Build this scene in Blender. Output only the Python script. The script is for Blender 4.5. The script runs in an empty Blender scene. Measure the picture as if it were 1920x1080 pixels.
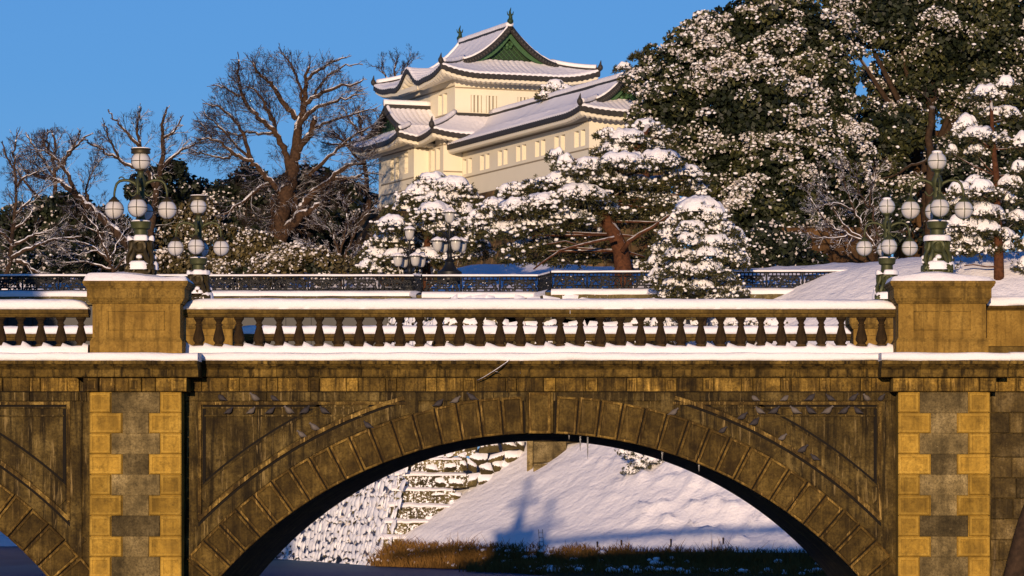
import bpy, math, random
import numpy as np
from math import sin, cos, pi, sqrt, radians, exp
from mathutils import Vector, Matrix, noise as mnoise

random.seed(7)
RNG = np.random.default_rng(11)
SC = bpy.context.scene
COL = SC.collection

# ------------------------------------------------------------------ camera
F = 6630.0            # focal length in photo pixels (1920 wide)
PX, PY = 1063.0, 915.0  # where the optical axis meets the photo
ZC = 3.7              # eye height above the moat
cam_d = bpy.data.cameras.new('camera')
cam = bpy.data.objects.new('camera', cam_d)
COL.objects.link(cam)
cam.location = (0, 0, ZC)
cam.rotation_euler = (pi / 2, 0, 0)
cam_d.sensor_width = 36.0
cam_d.lens = 36.0 * F / 1920.0
cam_d.shift_x = -(PX - 960.0) / 1920.0
cam_d.shift_y = (PY - 540.0) / 1920.0
cam_d.clip_start = 1.0
cam_d.clip_end = 6000.0
SC.camera = cam

# ------------------------------------------------------------------ light
SUN_EL = radians(5.4)
SUN_AZ = radians(5.9)          # left of straight behind the camera
to_sun = Vector((-sin(SUN_AZ) * cos(SUN_EL), -cos(SUN_AZ) * cos(SUN_EL), sin(SUN_EL)))
w = bpy.data.worlds.new('World')
SC.world = w
w.use_nodes = True
nt = w.node_tree
bg = nt.nodes['Background']
sky = nt.nodes.new('ShaderNodeTexSky')
sky.sky_type = 'NISHITA'
sky.sun_disc = False
sky.sun_elevation = SUN_EL
sky.sun_rotation = pi + SUN_AZ
sky.altitude = 0
sky.air_density = 1.0
sky.dust_density = 0.0
sky.ozone_density = 4.0
hsv = nt.nodes.new('ShaderNodeHueSaturation')
hsv.inputs['Hue'].default_value = 0.5
hsv.inputs['Saturation'].default_value = 1.45
mul = nt.nodes.new('ShaderNodeMix')
mul.data_type = 'RGBA'
mul.blend_type = 'MULTIPLY'
mul.inputs[0].default_value = 1.0
mul.inputs[7].default_value = (0.62, 0.86, 1.05, 1)
nt.links.new(sky.outputs[0], hsv.inputs['Color'])
nt.links.new(hsv.outputs[0], mul.inputs[6])
# an even winter blue over the thin Nishita gradient (the real sky here is almost flat blue)
mixb = nt.nodes.new('ShaderNodeMix')
mixb.data_type = 'RGBA'
mixb.inputs[0].default_value = 0.72
tcw = nt.nodes.new('ShaderNodeTexCoord')
sxw = nt.nodes.new('ShaderNodeSeparateXYZ')
rpw = nt.nodes.new('ShaderNodeValToRGB')
nt.links.new(tcw.outputs['Generated'], sxw.inputs[0])
nt.links.new(sxw.outputs['Z'], rpw.inputs['Fac'])
for k, (pz, c) in enumerate([(0.0, (0.235, 0.465, 0.90)), (0.14, (0.165, 0.385, 0.84)), (0.36, (0.024, 0.120, 0.42)), (1.0, (0.006, 0.045, 0.20))]):
    e = rpw.color_ramp.elements[k] if k < 2 else rpw.color_ramp.elements.new(pz)
    e.position = pz
    e.color = (*c, 1)
scw = nt.nodes.new('ShaderNodeMix')
scw.data_type = 'RGBA'
scw.blend_type = 'MULTIPLY'
scw.inputs[0].default_value = 1.0
scw.inputs[7].default_value = (6.0, 6.0, 6.0, 1)
nt.links.new(rpw.outputs[0], scw.inputs[6])
nt.links.new(scw.outputs[2], mixb.inputs[7])
nt.links.new(mul.outputs[2], mixb.inputs[6])
nt.links.new(mixb.outputs[2], bg.inputs['Color'])
bg.inputs['Strength'].default_value = 0.15

sun_d = bpy.data.lights.new('sun', 'SUN')
sun_d.energy = 4.6
sun_d.angle = radians(0.5)
sun_d.color = (1.0, 0.725, 0.49)
sun_o = bpy.data.objects.new('sun', sun_d)
COL.objects.link(sun_o)
sun_o.rotation_euler = to_sun.to_track_quat('Z', 'Y').to_euler()
sun_o.location = (-20, -60, 60)

SC.view_settings.view_transform = 'Standard'
SC.view_settings.look = 'None'
SC.view_settings.exposure = 0.0
SC.view_settings.gamma = 1.0
SC.view_settings.use_curve_mapping = False
try:
    SC.cycles.max_bounces = 5
    SC.cycles.diffuse_bounces = 3
    SC.cycles.transparent_max_bounces = 4
    SC.cycles.use_denoising = True
except Exception:
    pass


def P(px, py, d):
    """world point that stands at depth d behind photo pixel (px, py)"""
    return np.array([(px - PX) / F * d, d, ZC + (PY - py) / F * d])


# ------------------------------------------------------------------ materials
MATS = {}


class NT:
    """small helper to wire node trees"""
    def __init__(self, name):
        self.m = bpy.data.materials.new(name)
        self.m.use_nodes = True
        self.t = self.m.node_tree
        self.b = self.t.nodes['Principled BSDF']
        MATS[name] = self.m

    def n(self, typ, **kw):
        nd = self.t.nodes.new(typ)
        for k, v in kw.items():
            if k in nd.inputs.keys():
                nd.inputs[k].default_value = v
            else:
                setattr(nd, k, v)
        return nd

    def l(self, a, b):
        self.t.links.new(a, b)

    def coords(self, scale=(1, 1, 1)):
        tc = self.n('ShaderNodeTexCoord')
        mp = self.n('ShaderNodeMapping')
        mp.inputs['Scale'].default_value = scale
        self.l(tc.outputs['Object'], mp.inputs['Vector'])
        return mp.outputs[0]

    def noise(self, scale, detail=4, vec=None, rough=0.6):
        nd = self.n('ShaderNodeTexNoise')
        nd.inputs['Scale'].default_value = scale
        nd.inputs['Detail'].default_value = detail
        nd.inputs['Roughness'].default_value = rough
        if vec is None:
            vec = self.coords()
        self.l(vec, nd.inputs['Vector'])
        return nd.outputs['Fac']

    def ramp(self, fac, stops, interp='LINEAR'):
        nd = self.n('ShaderNodeValToRGB')
        cr = nd.color_ramp
        cr.interpolation = interp
        while len(cr.elements) < len(stops):
            cr.elements.new(0.5)
        for e, (p, c) in zip(cr.elements, stops):
            e.position = p
            e.color = (c, c, c, 1) if not hasattr(c, '__len__') else (*c[:3], 1)
        self.l(fac, nd.inputs['Fac'])
        return nd.outputs['Color']

    def mix(self, fac, a, b, blend='MIX'):
        nd = self.n('ShaderNodeMix')
        nd.data_type = 'RGBA'
        nd.blend_type = blend
        for i, v in ((0, fac), (6, a), (7, b)):
            if hasattr(v, 'is_linked') or hasattr(v, 'links'):
                self.l(v, nd.inputs[i])
            elif i == 0:
                nd.inputs[0].default_value = v
            else:
                nd.inputs[i].default_value = (*v[:3], 1)
        return nd.outputs[2]

    def math(self, op, a, b=None, clamp=False):
        nd = self.n('ShaderNodeMath', operation=op)
        nd.use_clamp = clamp
        for i, v in ((0, a), (1, b)):
            if v is None:
                continue
            if hasattr(v, 'links'):
                self.l(v, nd.inputs[i])
            else:
                nd.inputs[i].default_value = v
        return nd.outputs[0]

    def bump(self, h, strength=0.5, dist=0.05):
        nd = self.n('ShaderNodeBump')
        nd.inputs['Strength'].default_value = strength
        nd.inputs['Distance'].default_value = dist
        self.l(h, nd.inputs['Height'])
        self.l(nd.outputs[0], self.b.inputs['Normal'])

    def col(self, c):
        if hasattr(c, 'links'):
            self.l(c, self.b.inputs['Base Color'])
        else:
            self.b.inputs['Base Color'].default_value = (*c[:3], 1)

    def rough(self, r):
        self.b.inputs['Roughness'].default_value = r

    def spec(self, s):
        self.b.inputs['Specular IOR Level'].default_value = s


def m_snow(name='snow', bump=0.5, scale=3.0, col=(0.86, 0.835, 0.84)):
    t = NT(name)
    n1 = t.noise(scale, 5)
    t.col(t.mix(n1, tuple(c * 0.95 for c in col), col))
    t.rough(0.75)
    t.spec(0.15)
    t.bump(n1, bump, 0.12)
    return t.m


def m_stone(name, dark, mid, light, streak=0.6, block=0.35, scale=1.0, snow=0.0, lime=0.0, bump=0.35):
    t = NT(name)
    v = t.coords()
    big = t.noise(1.1 * scale, 5, v)
    fine = t.noise(14 * scale, 6, v, 0.7)
    base = t.ramp(big, [(0.30, dark), (0.52, mid), (0.74, light)])
    base = t.mix(t.math('MULTIPLY', t.ramp(fine, [(0.42, 0.0), (0.62, 1.0)]), 0.6), base, dark)
    mid_n = t.noise(4.5 * scale, 6, v, 0.75)
    base = t.mix(t.math('MULTIPLY', t.ramp(mid_n, [(0.52, 0.0), (0.66, 1.0)]), 0.55), base, tuple(c * 0.5 for c in dark))
    base = t.mix(t.math('MULTIPLY', t.ramp(mid_n, [(0.30, 1.0), (0.40, 0.0)]), 0.5), base, light)
    vs = t.coords((7.0, 7.0, 0.45))
    st = t.noise(1.0, 5, vs, 0.65)
    base = t.mix(t.math('MULTIPLY', t.ramp(st, [(0.48, 0.0), (0.62, 1.0)]), streak), base,
                 tuple(c * 0.35 for c in dark))
    if lime > 0:
        vs2 = t.coords((11.0, 11.0, 0.8))
        s2 = t.noise(1.3, 6, vs2, 0.7)
        base = t.mix(t.math('MULTIPLY', t.ramp(s2, [(0.565, 0.0), (0.69, 1.0)]), lime), base,
                     (light[0] * 1.5, light[1] * 1.5, light[2] * 1.9))
    g = t.n('ShaderNodeNewGeometry')
    ri = t.ramp(g.outputs['Random Per Island'], [(0.0, 1.0 - block), (1.0, 1.0 + block * 0.7)])
    base = t.mix(1.0, base, ri, 'MULTIPLY')
    if snow > 0:
        sx = t.n('ShaderNodeSeparateXYZ')
        t.l(g.outputs['Normal'], sx.inputs[0])
        nz = t.noise(8 * scale, 7, v, 0.7)
        f = t.math('ADD', t.math('MULTIPLY', sx.outputs['Z'], 1.4), t.math('MULTIPLY', nz, 1.5))
        f = t.ramp(f, [(1.25 - snow * 0.6, 0.0), (1.35 - snow * 0.6, 1.0)])
        base = t.mix(f, base, (0.88, 0.88, 0.9))
    t.col(base)
    t.rough(0.88)
    t.spec(0.2)
    t.bump(fine, bump, 0.03)
    return t.m


def m_plain(name, c, rough=0.6, spec=0.4, metal=0.0, var=0.25, scale=4.0):
    t = NT(name)
    n1 = t.noise(scale, 5)
    t.col(t.mix(n1, tuple(x * (1 - var) for x in c), tuple(min(1, x * (1 + var)) for x in c)))
    t.rough(rough)
    t.spec(spec)
    t.b.inputs['Metallic'].default_value = metal
    t.bump(n1, 0.15, 0.02)
    return t.m


def m_bark(name, dark, light, snow=0.5, thr=0.35, scale=2.0):
    """bark with snow lying where the surface looks up"""
    t = NT(name)
    n1 = t.noise(6, 5)
    base = t.ramp(n1, [(0.3, dark), (0.7, light)])
    if snow > 0:
        g = t.n('ShaderNodeNewGeometry')
        sx = t.n('ShaderNodeSeparateXYZ')
        t.l(g.outputs['Normal'], sx.inputs[0])
        n2 = t.noise(scale, 4)
        f = t.math('ADD', sx.outputs['Z'], t.math('MULTIPLY', t.math('SUBTRACT', n2, 0.5), 1.6))
        f = t.math('MULTIPLY', t.ramp(f, [(thr, 0.0), (thr + 0.08, 1.0)]), snow, True)
        base = t.mix(f, base, (0.88, 0.88, 0.9))
    t.col(base)
    t.rough(0.9)
    t.spec(0.15)
    return t.m


def m_leaf(name, dark, light):
    t = NT(name)
    g = t.n('ShaderNodeNewGeometry')
    c = t.ramp(g.outputs['Random Per Island'], [(0.0, dark), (0.6, tuple((a + b) / 2 for a, b in zip(dark, light))), (1.0, light)])
    t.col(c)
    t.rough(0.55)
    t.spec(0.3)
    return t.m


m_snow('snow', 0.45, 3.0)
m_plain('frosted_leaf', (0.50, 0.46, 0.43), 0.8, 0.1, 0, 0.3, 3.0)
m_snow('tree_snow', 0.6, 7.0, (0.88, 0.87, 0.88))
m_snow('snow_slope', 0.9, 2.2, (0.90, 0.87, 0.87))
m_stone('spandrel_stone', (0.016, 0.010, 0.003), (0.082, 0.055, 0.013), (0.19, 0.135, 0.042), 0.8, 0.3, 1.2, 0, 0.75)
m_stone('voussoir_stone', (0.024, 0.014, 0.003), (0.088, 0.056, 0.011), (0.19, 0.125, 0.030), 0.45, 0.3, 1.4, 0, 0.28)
m_stone('trim_stone', (0.03, 0.018, 0.005), (0.11, 0.068, 0.015), (0.42, 0.28, 0.07), 0.75, 0.3, 3.2, 0, 0.6)
m_stone('frieze_stone', (0.035, 0.02, 0.004), (0.20, 0.122, 0.021), (0.48, 0.30, 0.058), 0.75, 0.6, 1.6, 0, 0.4)
m_stone('cornice_stone', (0.035, 0.022, 0.005), (0.15, 0.094, 0.018), (0.27, 0.175, 0.04), 0.9, 0.3, 1.0, 0, 0.1)
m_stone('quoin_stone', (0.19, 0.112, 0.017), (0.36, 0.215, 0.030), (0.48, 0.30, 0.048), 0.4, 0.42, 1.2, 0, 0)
m_stone('filler_stone', (0.04, 0.030, 0.012), (0.17, 0.125, 0.05), (0.33, 0.25, 0.11), 0.25, 0.65, 1.6, 0, 0)
m_stone('post_stone', (0.16, 0.092, 0.016), (0.27, 0.162, 0.030), (0.36, 0.225, 0.046), 0.5, 0.08, 1.6, 0, 0)
m_stone('cap_stone', (0.09, 0.054, 0.011), (0.22, 0.135, 0.026), (0.31, 0.195, 0.042), 0.6, 0.1, 1.6, 0, 0)
m_stone('rail_stone', (0.055, 0.034, 0.007), (0.13, 0.082, 0.017), (0.19, 0.125, 0.03), 0.45, 0.15, 1.0)
m_stone('voussoir_margin', (0.04, 0.023, 0.005), (0.12, 0.072, 0.014), (0.36, 0.23, 0.052), 0.5, 0.3, 3.0, 0, 0.6)
m_stone('quoin_margin', (0.26, 0.155, 0.024), (0.41, 0.25, 0.038), (0.50, 0.32, 0.058), 0.25, 0.30, 1.2, 0, 0)
m_stone('baluster_stone', (0.022, 0.013, 0.004), (0.056, 0.032, 0.010), (0.10, 0.06, 0.02), 0.4, 0.3, 2.0)
m_stone('wall_stone', (0.035, 0.027, 0.011), (0.085, 0.066, 0.026), (0.17, 0.13, 0.05), 0.2, 0.5, 1.0, 0.62)
m_stone('corner_stone', (0.06, 0.05, 0.022), (0.15, 0.12, 0.05), (0.25, 0.2, 0.09), 0.2, 0.5, 1.0, 0.50)
m_stone('plastered_wall', (0.06, 0.05, 0.03), (0.13, 0.11, 0.06), (0.22, 0.18, 0.09), 0.2, 0.5, 0.8, 1.50)
m_stone('castle_base_stone', (0.05, 0.032, 0.016), (0.12, 0.075, 0.032), (0.2, 0.13, 0.055), 0.2, 0.4, 0.5, 0.0)
m_stone('block_stone', (0.045, 0.024, 0.010), (0.11, 0.058, 0.020), (0.19, 0.105, 0.038), 0.3, 0.35, 0.6)
m_stone('abutment_stone', (0.03, 0.02, 0.008), (0.10, 0.068, 0.02), (0.26, 0.19, 0.08), 0.5, 0.6, 1.3, 0, 0.2)
m_plain('green_bronze', (0.055, 0.062, 0.022), 0.55, 0.4, 0.35, 0.5, 9.0)
m_plain('dark_bronze', (0.045, 0.034, 0.013), 0.5, 0.4, 0.4, 0.4, 9.0)
m_plain('black_iron', (0.012, 0.013, 0.014), 0.5, 0.4, 0.3)
m_plain('castle_plaster', (0.75, 0.69, 0.53), 0.85, 0.15, 0, 0.05, 0.8)
m_plain('castle_line', (0.30, 0.25, 0.17), 0.85, 0.1)
m_plain('roof_tile', (0.035, 0.032, 0.028), 0.6, 0.3, 0, 0.4, 3.0)
m_plain('gable_green', (0.05, 0.115, 0.045), 0.55, 0.3, 0.2, 0.35, 6.0)
m_plain('gable_dark_green', (0.02, 0.042, 0.018), 0.6, 0.3, 0.1, 0.35, 6.0)
m_plain('lamp_metal', (0.10, 0.10, 0.085), 0.5, 0.4, 0.2)
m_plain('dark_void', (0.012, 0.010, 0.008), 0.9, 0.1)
m_plain('pigeon_grey', (0.045, 0.04, 0.042), 0.7, 0.2, 0, 0.6, 9.0)
m_plain('pigeon_pale', (0.125, 0.108, 0.095), 0.7, 0.2, 0, 0.5, 9.0)
m_plain('dry_reed', (0.16, 0.085, 0.022), 0.9, 0.1, 0, 0.6, 2.0)
m_plain('earth', (0.06, 0.042, 0.02), 0.95, 0.05, 0, 0.5, 2.0)
m_bark('bark_zelkova', (0.022, 0.013, 0.008), (0.085, 0.048, 0.026), 0.8, 0.45)
m_bark('bark_snowy', (0.022, 0.014, 0.010), (0.075, 0.046, 0.028), 0.95, 0.36)
m_bark('bark_twig', (0.016, 0.012, 0.011), (0.04, 0.027, 0.022), 0.0, 0.5)
m_bark('bark_pine', (0.035, 0.014, 0.007), (0.115, 0.046, 0.02), 0.5, 0.45)
m_bark('bark_dark', (0.02, 0.013, 0.008), (0.06, 0.036, 0.02), 0.2, 0.6)
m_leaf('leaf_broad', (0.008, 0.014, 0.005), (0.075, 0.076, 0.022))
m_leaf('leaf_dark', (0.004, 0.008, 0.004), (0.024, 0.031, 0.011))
m_leaf('needle_pine', (0.012, 0.020, 0.007), (0.10, 0.085, 0.025))
m_leaf('leaf_shrub', (0.025, 0.022, 0.010), (0.13, 0.10, 0.036))

t = NT('globe_glass')
t.col((0.56, 0.55, 0.53)); t.rough(0.22); t.spec(0.5)
t = NT('bowl_glass')
t.col((0.46, 0.45, 0.42)); t.rough(0.2); t.spec(0.5)
t = NT('ice')
t.col((0.55, 0.55, 0.55)); t.rough(0.1)
t.b.inputs['Transmission Weight'].default_value = 0.7
t = NT('moat_ice')
n1 = t.noise(0.35, 5, t.coords((1, 0.25, 1)))
t.col(t.ramp(n1, [(0.3, (0.006, 0.055, 0.13)), (0.7, (0.018, 0.085, 0.17))])); t.rough(0.6); t.spec(0.08)


# ------------------------------------------------------------------ mesh building
class MB:
    def __init__(self):
        self.v, self.f, self.m = [], [], []

    def add(self, verts, faces, mi=0):
        o = len(self.v)
        self.v.extend([tuple(float(c) for c in p) for p in verts])
        self.f.extend([tuple(i + o for i in f) for f in faces])
        self.m.extend([mi] * len(faces))
        return self

    def box(self, x0, x1, y0, y1, z0, z1, mi=0):
        if x1 < x0: x0, x1 = x1, x0
        if y1 < y0: y0, y1 = y1, y0
        if z1 < z0: z0, z1 = z1, z0
        v = [(x0, y0, z0), (x1, y0, z0), (x1, y1, z0), (x0, y1, z0), (x0, y0, z1), (x1, y0, z1), (x1, y1, z1), (x0, y1, z1)]
        f = [(0, 3, 2, 1), (4, 5, 6, 7), (0, 1, 5, 4), (1, 2, 6, 5), (2, 3, 7, 6), (3, 0, 4, 7)]
        return self.add(v, f, mi)

    def block(self, x0, x1, z0, z1, yb, yf, c=0.02, margin=0.0, dep=0.012, mi=0, mm=None):
        """stone block facing -y with chamfered edges; optional drafted margin round a sunk panel"""
        if x1 - x0 < 0.02 or z1 - z0 < 0.02:
            return self
        c = min(c, (x1 - x0) / 4, (z1 - z0) / 4)
        rings = [(0, yb), (0, yf + c), (c, yf)]
        if margin > 0 and (x1 - x0) > 2.6 * margin + c * 2 and (z1 - z0) > 2.6 * margin + c * 2:
            rings += [(c + margin, yf), (c + margin + dep, yf + dep)]
        v, f = [], []
        for (i, y) in rings:
            v += [(x0 + i, y, z0 + i), (x1 - i, y, z0 + i), (x1 - i, y, z1 - i), (x0 + i, y, z1 - i)]
        for r in range(len(rings) - 1):
            a, b = r * 4, r * 4 + 4
            for k in range(4):
                f.append((a + k, a + (k + 1) % 4, b + (k + 1) % 4, b + k))
        e = (len(rings) - 1) * 4
        f.append((e, e + 1, e + 2, e + 3))
        self.add(v, f, mi)
        if mm is not None and len(rings) > 3:
            n_ = len(f)
            for q in range(4, 16): self.m[len(self.m) - n_ + q] = mm
        return self

    def quad(self, a, b, c, d, mi=0):
        return self.add([a, b, c, d], [(0, 1, 2, 3)], mi)

    def grid(self, arr, mi=0, flip=False):
        n, k = arr.shape[:2]
        v = arr.reshape(-1, 3)
        f = []
        for i in range(n - 1):
            for j in range(k - 1):
                q = (i * k + j, i * k + j + 1, (i + 1) * k + j + 1, (i + 1) * k + j)
                f.append(q[::-1] if flip else q)
        return self.add(v, f, mi)

    def lathe(self, c, prof, n=16, mi=0, sq=0.0):
        """prof: list of (radius, z); sq>0 squares the section"""
        v, f = [], []
        for (r, z) in prof:
            for k in range(n):
                a = 2 * pi * (k + 0.5) / n
                rr = r
                if sq > 0:
                    rr = r * ((1 - sq) + sq / max(abs(cos(a)), abs(sin(a))))
                v.append((c[0] + rr * cos(a), c[1] + rr * sin(a), c[2] + z))
        for i in range(len(prof) - 1):
            for k in range(n):
                f.append((i * n + k, i * n + (k + 1) % n, (i + 1) * n + (k + 1) % n, (i + 1) * n + k))
        f.append(tuple(range(n))[::-1])
        f.append(tuple((len(prof) - 1) * n + k for k in range(n)))
        return self.add(v, f, mi)

    def tube(self, pts, rad, n=6, mi=0, cap=True):
        pts = np.asarray(pts, float)
        m = len(pts)
        if not hasattr(rad, '__len__'):
            rad = [rad] * m
        v, f = [], []
        ref = np.array([0.31, 0.83, 0.46])
        for i in range(m):
            t_ = pts[min(i + 1, m - 1)] - pts[max(i - 1, 0)]
            t_ = t_ / (np.linalg.norm(t_) + 1e-9)
            a = np.cross(t_, ref)
            a /= np.linalg.norm(a) + 1e-9
            b = np.cross(t_, a)
            for k in range(n):
                an = 2 * pi * k / n
                v.append(pts[i] + rad[i] * (cos(an) * a + sin(an) * b))
        for i in range(m - 1):
            for k in range(n):
                f.append((i * n + k, i * n + (k + 1) % n, (i + 1) * n + (k + 1) % n, (i + 1) * n + k))
        if cap:
            f.append(tuple(range(n))[::-1])
            f.append(tuple((m - 1) * n + k for k in range(n)))
        return self.add(v, f, mi)

    def sphere(self, c, r, nu=20, nv=12, mi=0, sz=1.0, warp=None):
        v, f = [], []
        for j in range(nv + 1):
            th = pi * j / nv
            for i in range(nu):
                ph = 2 * pi * i / nu
                p = np.array([sin(th) * cos(ph), sin(th) * sin(ph), cos(th) * sz]) * r
                if warp:
                    p = warp(p)
                v.append(np.asarray(c) + p)
        for j in range(nv):
            for i in range(nu):
                f.append((j * nu + i, (j + 1) * nu + i, (j + 1) * nu + (i + 1) % nu, j * nu + (i + 1) % nu))
        return self.add(v, f, mi)

    def sweep_x(self, prof, x0, x1, mi=0, n=1, wob=0.0, seed=0.0, caps=True, dy=0.0, fr=1.3):
        """closed profile [(y,z)...] swept along x; wob roughens it"""
        xs = np.linspace(x0, x1, n + 1)
        v, f = [], []
        k = len(prof)
        for x in xs:
            for j, (y, z) in enumerate(prof):
                a = b = 0.0
                if wob:
                    a = wob * mnoise.noise((x * fr + seed, j * 0.35, seed))
                    b = wob * mnoise.noise((x * fr + seed, j * 0.35 + 7, seed + 3))
                v.append((x, y + dy + a, z + b))
        for i in range(n):
            for j in range(k):
                f.append((i * k + j, i * k + (j + 1) % k, (i + 1) * k + (j + 1) % k, (i + 1) * k + j))
        if caps:
            f.append(tuple(range(k))[::-1])
            f.append(tuple(n * k + j for j in range(k)))
        return self.add(v, f, mi)

    def build(self, name, mats, parent=None, smooth=False, recalc=True, angle=None):
        if not isinstance(mats, (list, tuple)):
            mats = [mats]
        me = bpy.data.meshes.new(name)
        v = np.asarray(self.v, dtype=float).reshape(-1, 3)
        if parent is not None:
            r = parent
            off = np.zeros(3)
            while r is not None:
                off += np.array(r.location)
                r = r.parent
            v = v - off
        me.from_pydata(v.tolist(), [], self.f)
        for m_ in mats:
            me.materials.append(MATS[m_])
        if len(mats) > 1:
            me.polygons.foreach_set('material_index', self.m)
        if recalc:
            import bmesh
            bm = bmesh.new(); bm.from_mesh(me)
            bmesh.ops.recalc_face_normals(bm, faces=bm.faces)
            bm.to_mesh(me); bm.free()
        if smooth:
            me.polygons.foreach_set('use_smooth', [True] * len(me.polygons))
            if angle:
                try:
                    me.set_sharp_from_angle(angle=radians(angle))
                except Exception:
                    pass
        me.update()
        o = bpy.data.objects.new(name, me)
        COL.objects.link(o)
        if parent is not None:
            o.parent = parent
        return o


def fast_mesh(name, V, sizes_faces, mats, parent=None, smooth=False):
    """V (n,3); sizes_faces: list of (faces array (m,k), material index, smooth)"""
    V = np.asarray(V, float)
    if parent is not None:
        r = parent
        while r is not None:
            V = V - np.array(r.location)
            r = r.parent
    me = bpy.data.meshes.new(name)
    me.vertices.add(len(V))
    me.vertices.foreach_set('co', V.astype(np.float32).ravel())
    loops = np.concatenate([f.ravel() for f, _, _ in sizes_faces]).astype(np.int32)
    tot = np.concatenate([np.full(len(f), f.shape[1]) for f, _, _ in sizes_faces]).astype(np.int32)
    start = np.concatenate([[0], np.cumsum(tot)[:-1]]).astype(np.int32)
    me.loops.add(len(loops))
    me.loops.foreach_set('vertex_index', loops)
    me.polygons.add(len(tot))
    me.polygons.foreach_set('loop_start', start)
    me.polygons.foreach_set('loop_total', tot)
    mi = np.concatenate([np.full(len(f), m) for f, m, _ in sizes_faces]).astype(np.int32)
    sm = np.concatenate([np.full(len(f), s) for f, _, s in sizes_faces]).astype(bool)
    for m_ in mats:
        me.materials.append(MATS[m_])
    me.polygons.foreach_set('material_index', mi)
    me.polygons.foreach_set('use_smooth', sm)
    me.update(calc_edges=True)
    o = bpy.data.objects.new(name, me)
    COL.objects.link(o)
    if parent is not None:
        o.parent = parent
    return o


def tag(o, label=None, cat=None, group=None, kind=None):
    if label: o['label'] = label
    if cat: o['category'] = cat
    if group: o['group'] = group
    if kind: o['kind'] = kind
    return o


def thing(name, loc, label, cat, group=None):
    o = bpy.data.objects.new(name, None)
    COL.objects.link(o)
    o.location = tuple(float(c) for c in loc)
    o.empty_display_size = 0.3
    return tag(o, label, cat, group)


def copy_tree(o, loc=None, parent=None, label=None):
    c = o.copy()
    COL.objects.link(c)
    if parent is not None:
        c.parent = parent
    if loc is not None:
        c.location = tuple(float(k) for k in loc)
    if label:
        c['label'] = label
    for ch in list(o.children):
        copy_tree(ch, None, c)
    return c
# ================================================================== stone bridge
BD = 78.0           # depth of the near face
WID = 12.8
def bx(px): return (px - PX) / 85.0
def bz(py): return ZC + (PY - py) / 85.0
PXM = 1 / 85.0

bridge = thing('stone_bridge', (bx(1012), BD, 0), 'old brown stone arch bridge with snowy balustrade spanning the moat', 'bridge')
PROJ = 0.58          # how far the piers stand out beyond the spandrels
ARC_X = [bx(1012), bx(-508)]
ARC_Z = bz(1612)
R_IN, R_OUT = 800 * PXM, 870 * PXM
PIL = [254, 1770]                       # pier centres (px)
BASE_Z = -1.2

# ---- body: spandrel wall with two barrel vaults
def arch_height(x, cx):
    d = abs(x - cx)
    return ARC_Z + sqrt(max(R_IN ** 2 - d * d, 0)) if d < 675 * PXM else None

top_z = bz(700)
mb = MB()
YF, YB = BD, BD + WID
for cx in ARC_X:
    xs = np.concatenate([[cx - 760 * PXM], cx + np.sin(np.linspace(-1.0, 1.0, 65)) / sin(1.0) * 675 * PXM, [cx + 760 * PXM]])
    for a, b in zip(xs[:-1], xs[1:]):
        ha = arch_height(a, cx) if abs(a - cx) < 675.5 * PXM else None
        hb = arch_height(b, cx) if abs(b - cx) < 675.5 * PXM else None
        if abs(a - cx) > 676 * PXM or abs(b - cx) > 676 * PXM:
            za = zb = BASE_Z
            mb.quad((a, YF, za), (b, YF, zb), (b, YF, top_z), (a, YF, top_z))
            mb.quad((a, YB, za), (b, YB, zb), (b, YB, top_z), (a, YB, top_z))
            continue
        ha = ARC_Z + sqrt(max(R_IN ** 2 - (a - cx) ** 2, 0))
        hb = ARC_Z + sqrt(max(R_IN ** 2 - (b - cx) ** 2, 0))
        mb.quad((a, YF, ha), (b, YF, hb), (b, YF, top_z), (a, YF, top_z))
        mb.quad((a, YB, ha), (b, YB, hb), (b, YB, top_z), (a, YB, top_z))
        mb.quad((a, YF, ha), (a, YB, ha), (b, YB, hb), (b, YF, hb))
    for s in (-1, 1):
        x = cx + s * 675 * PXM
        h = ARC_Z + sqrt(R_IN ** 2 - (675 * PXM) ** 2)
        mb.quad((x, YF, BASE_Z), (x, YB, BASE_Z), (x, YB, h), (x, YF, h))
# land side masonry to the right
xr0, xr1 = ARC_X[0] + 760 * PXM, ARC_X[0] + 760 * PXM + 9
mb.quad((xr0, YF, BASE_Z), (xr1, YF, BASE_Z), (xr1, YF, top_z), (xr0, YF, top_z))
mb.quad((xr0, YB, BASE_Z), (xr1, YB, BASE_Z), (xr1, YB, top_z), (xr0, YB, top_z))
xl = ARC_X[1] - 760 * PXM
mb.quad((xl, YF, top_z), (xr1, YF, top_z), (xr1, YB, top_z), (xl, YB, top_z))
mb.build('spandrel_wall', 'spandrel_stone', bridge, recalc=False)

# ---- raised borders and mouldings of the spandrels
def arc_strip(m, cx, r0, r1, a0, a1, y0, y1, n=40, clipx=None):
    """curved slab between radii r0<r1 (px) and angles from vertical (rad), front at y0, back y1"""
    r0 *= PXM; r1 *= PXM
    an = np.linspace(a0, a1, n + 1)
    v, f = [], []
    for a in an:
        for (r, y) in ((r0, y1), (r0, y0), (r1, y0), (r1, y1)):
            v.append((cx + r * sin(a), y, ARC_Z + r * cos(a)))
    for i in range(n):
        for k in range(3):
            f.append((i * 4 + k, i * 4 + k + 1, (i + 1) * 4 + k + 1, (i + 1) * 4 + k))
    f.append((0, 1, 2, 3)); f.append((n * 4, n * 4 + 1, n * 4 + 2, n * 4 + 3))
    m.add(v, f)

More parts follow.
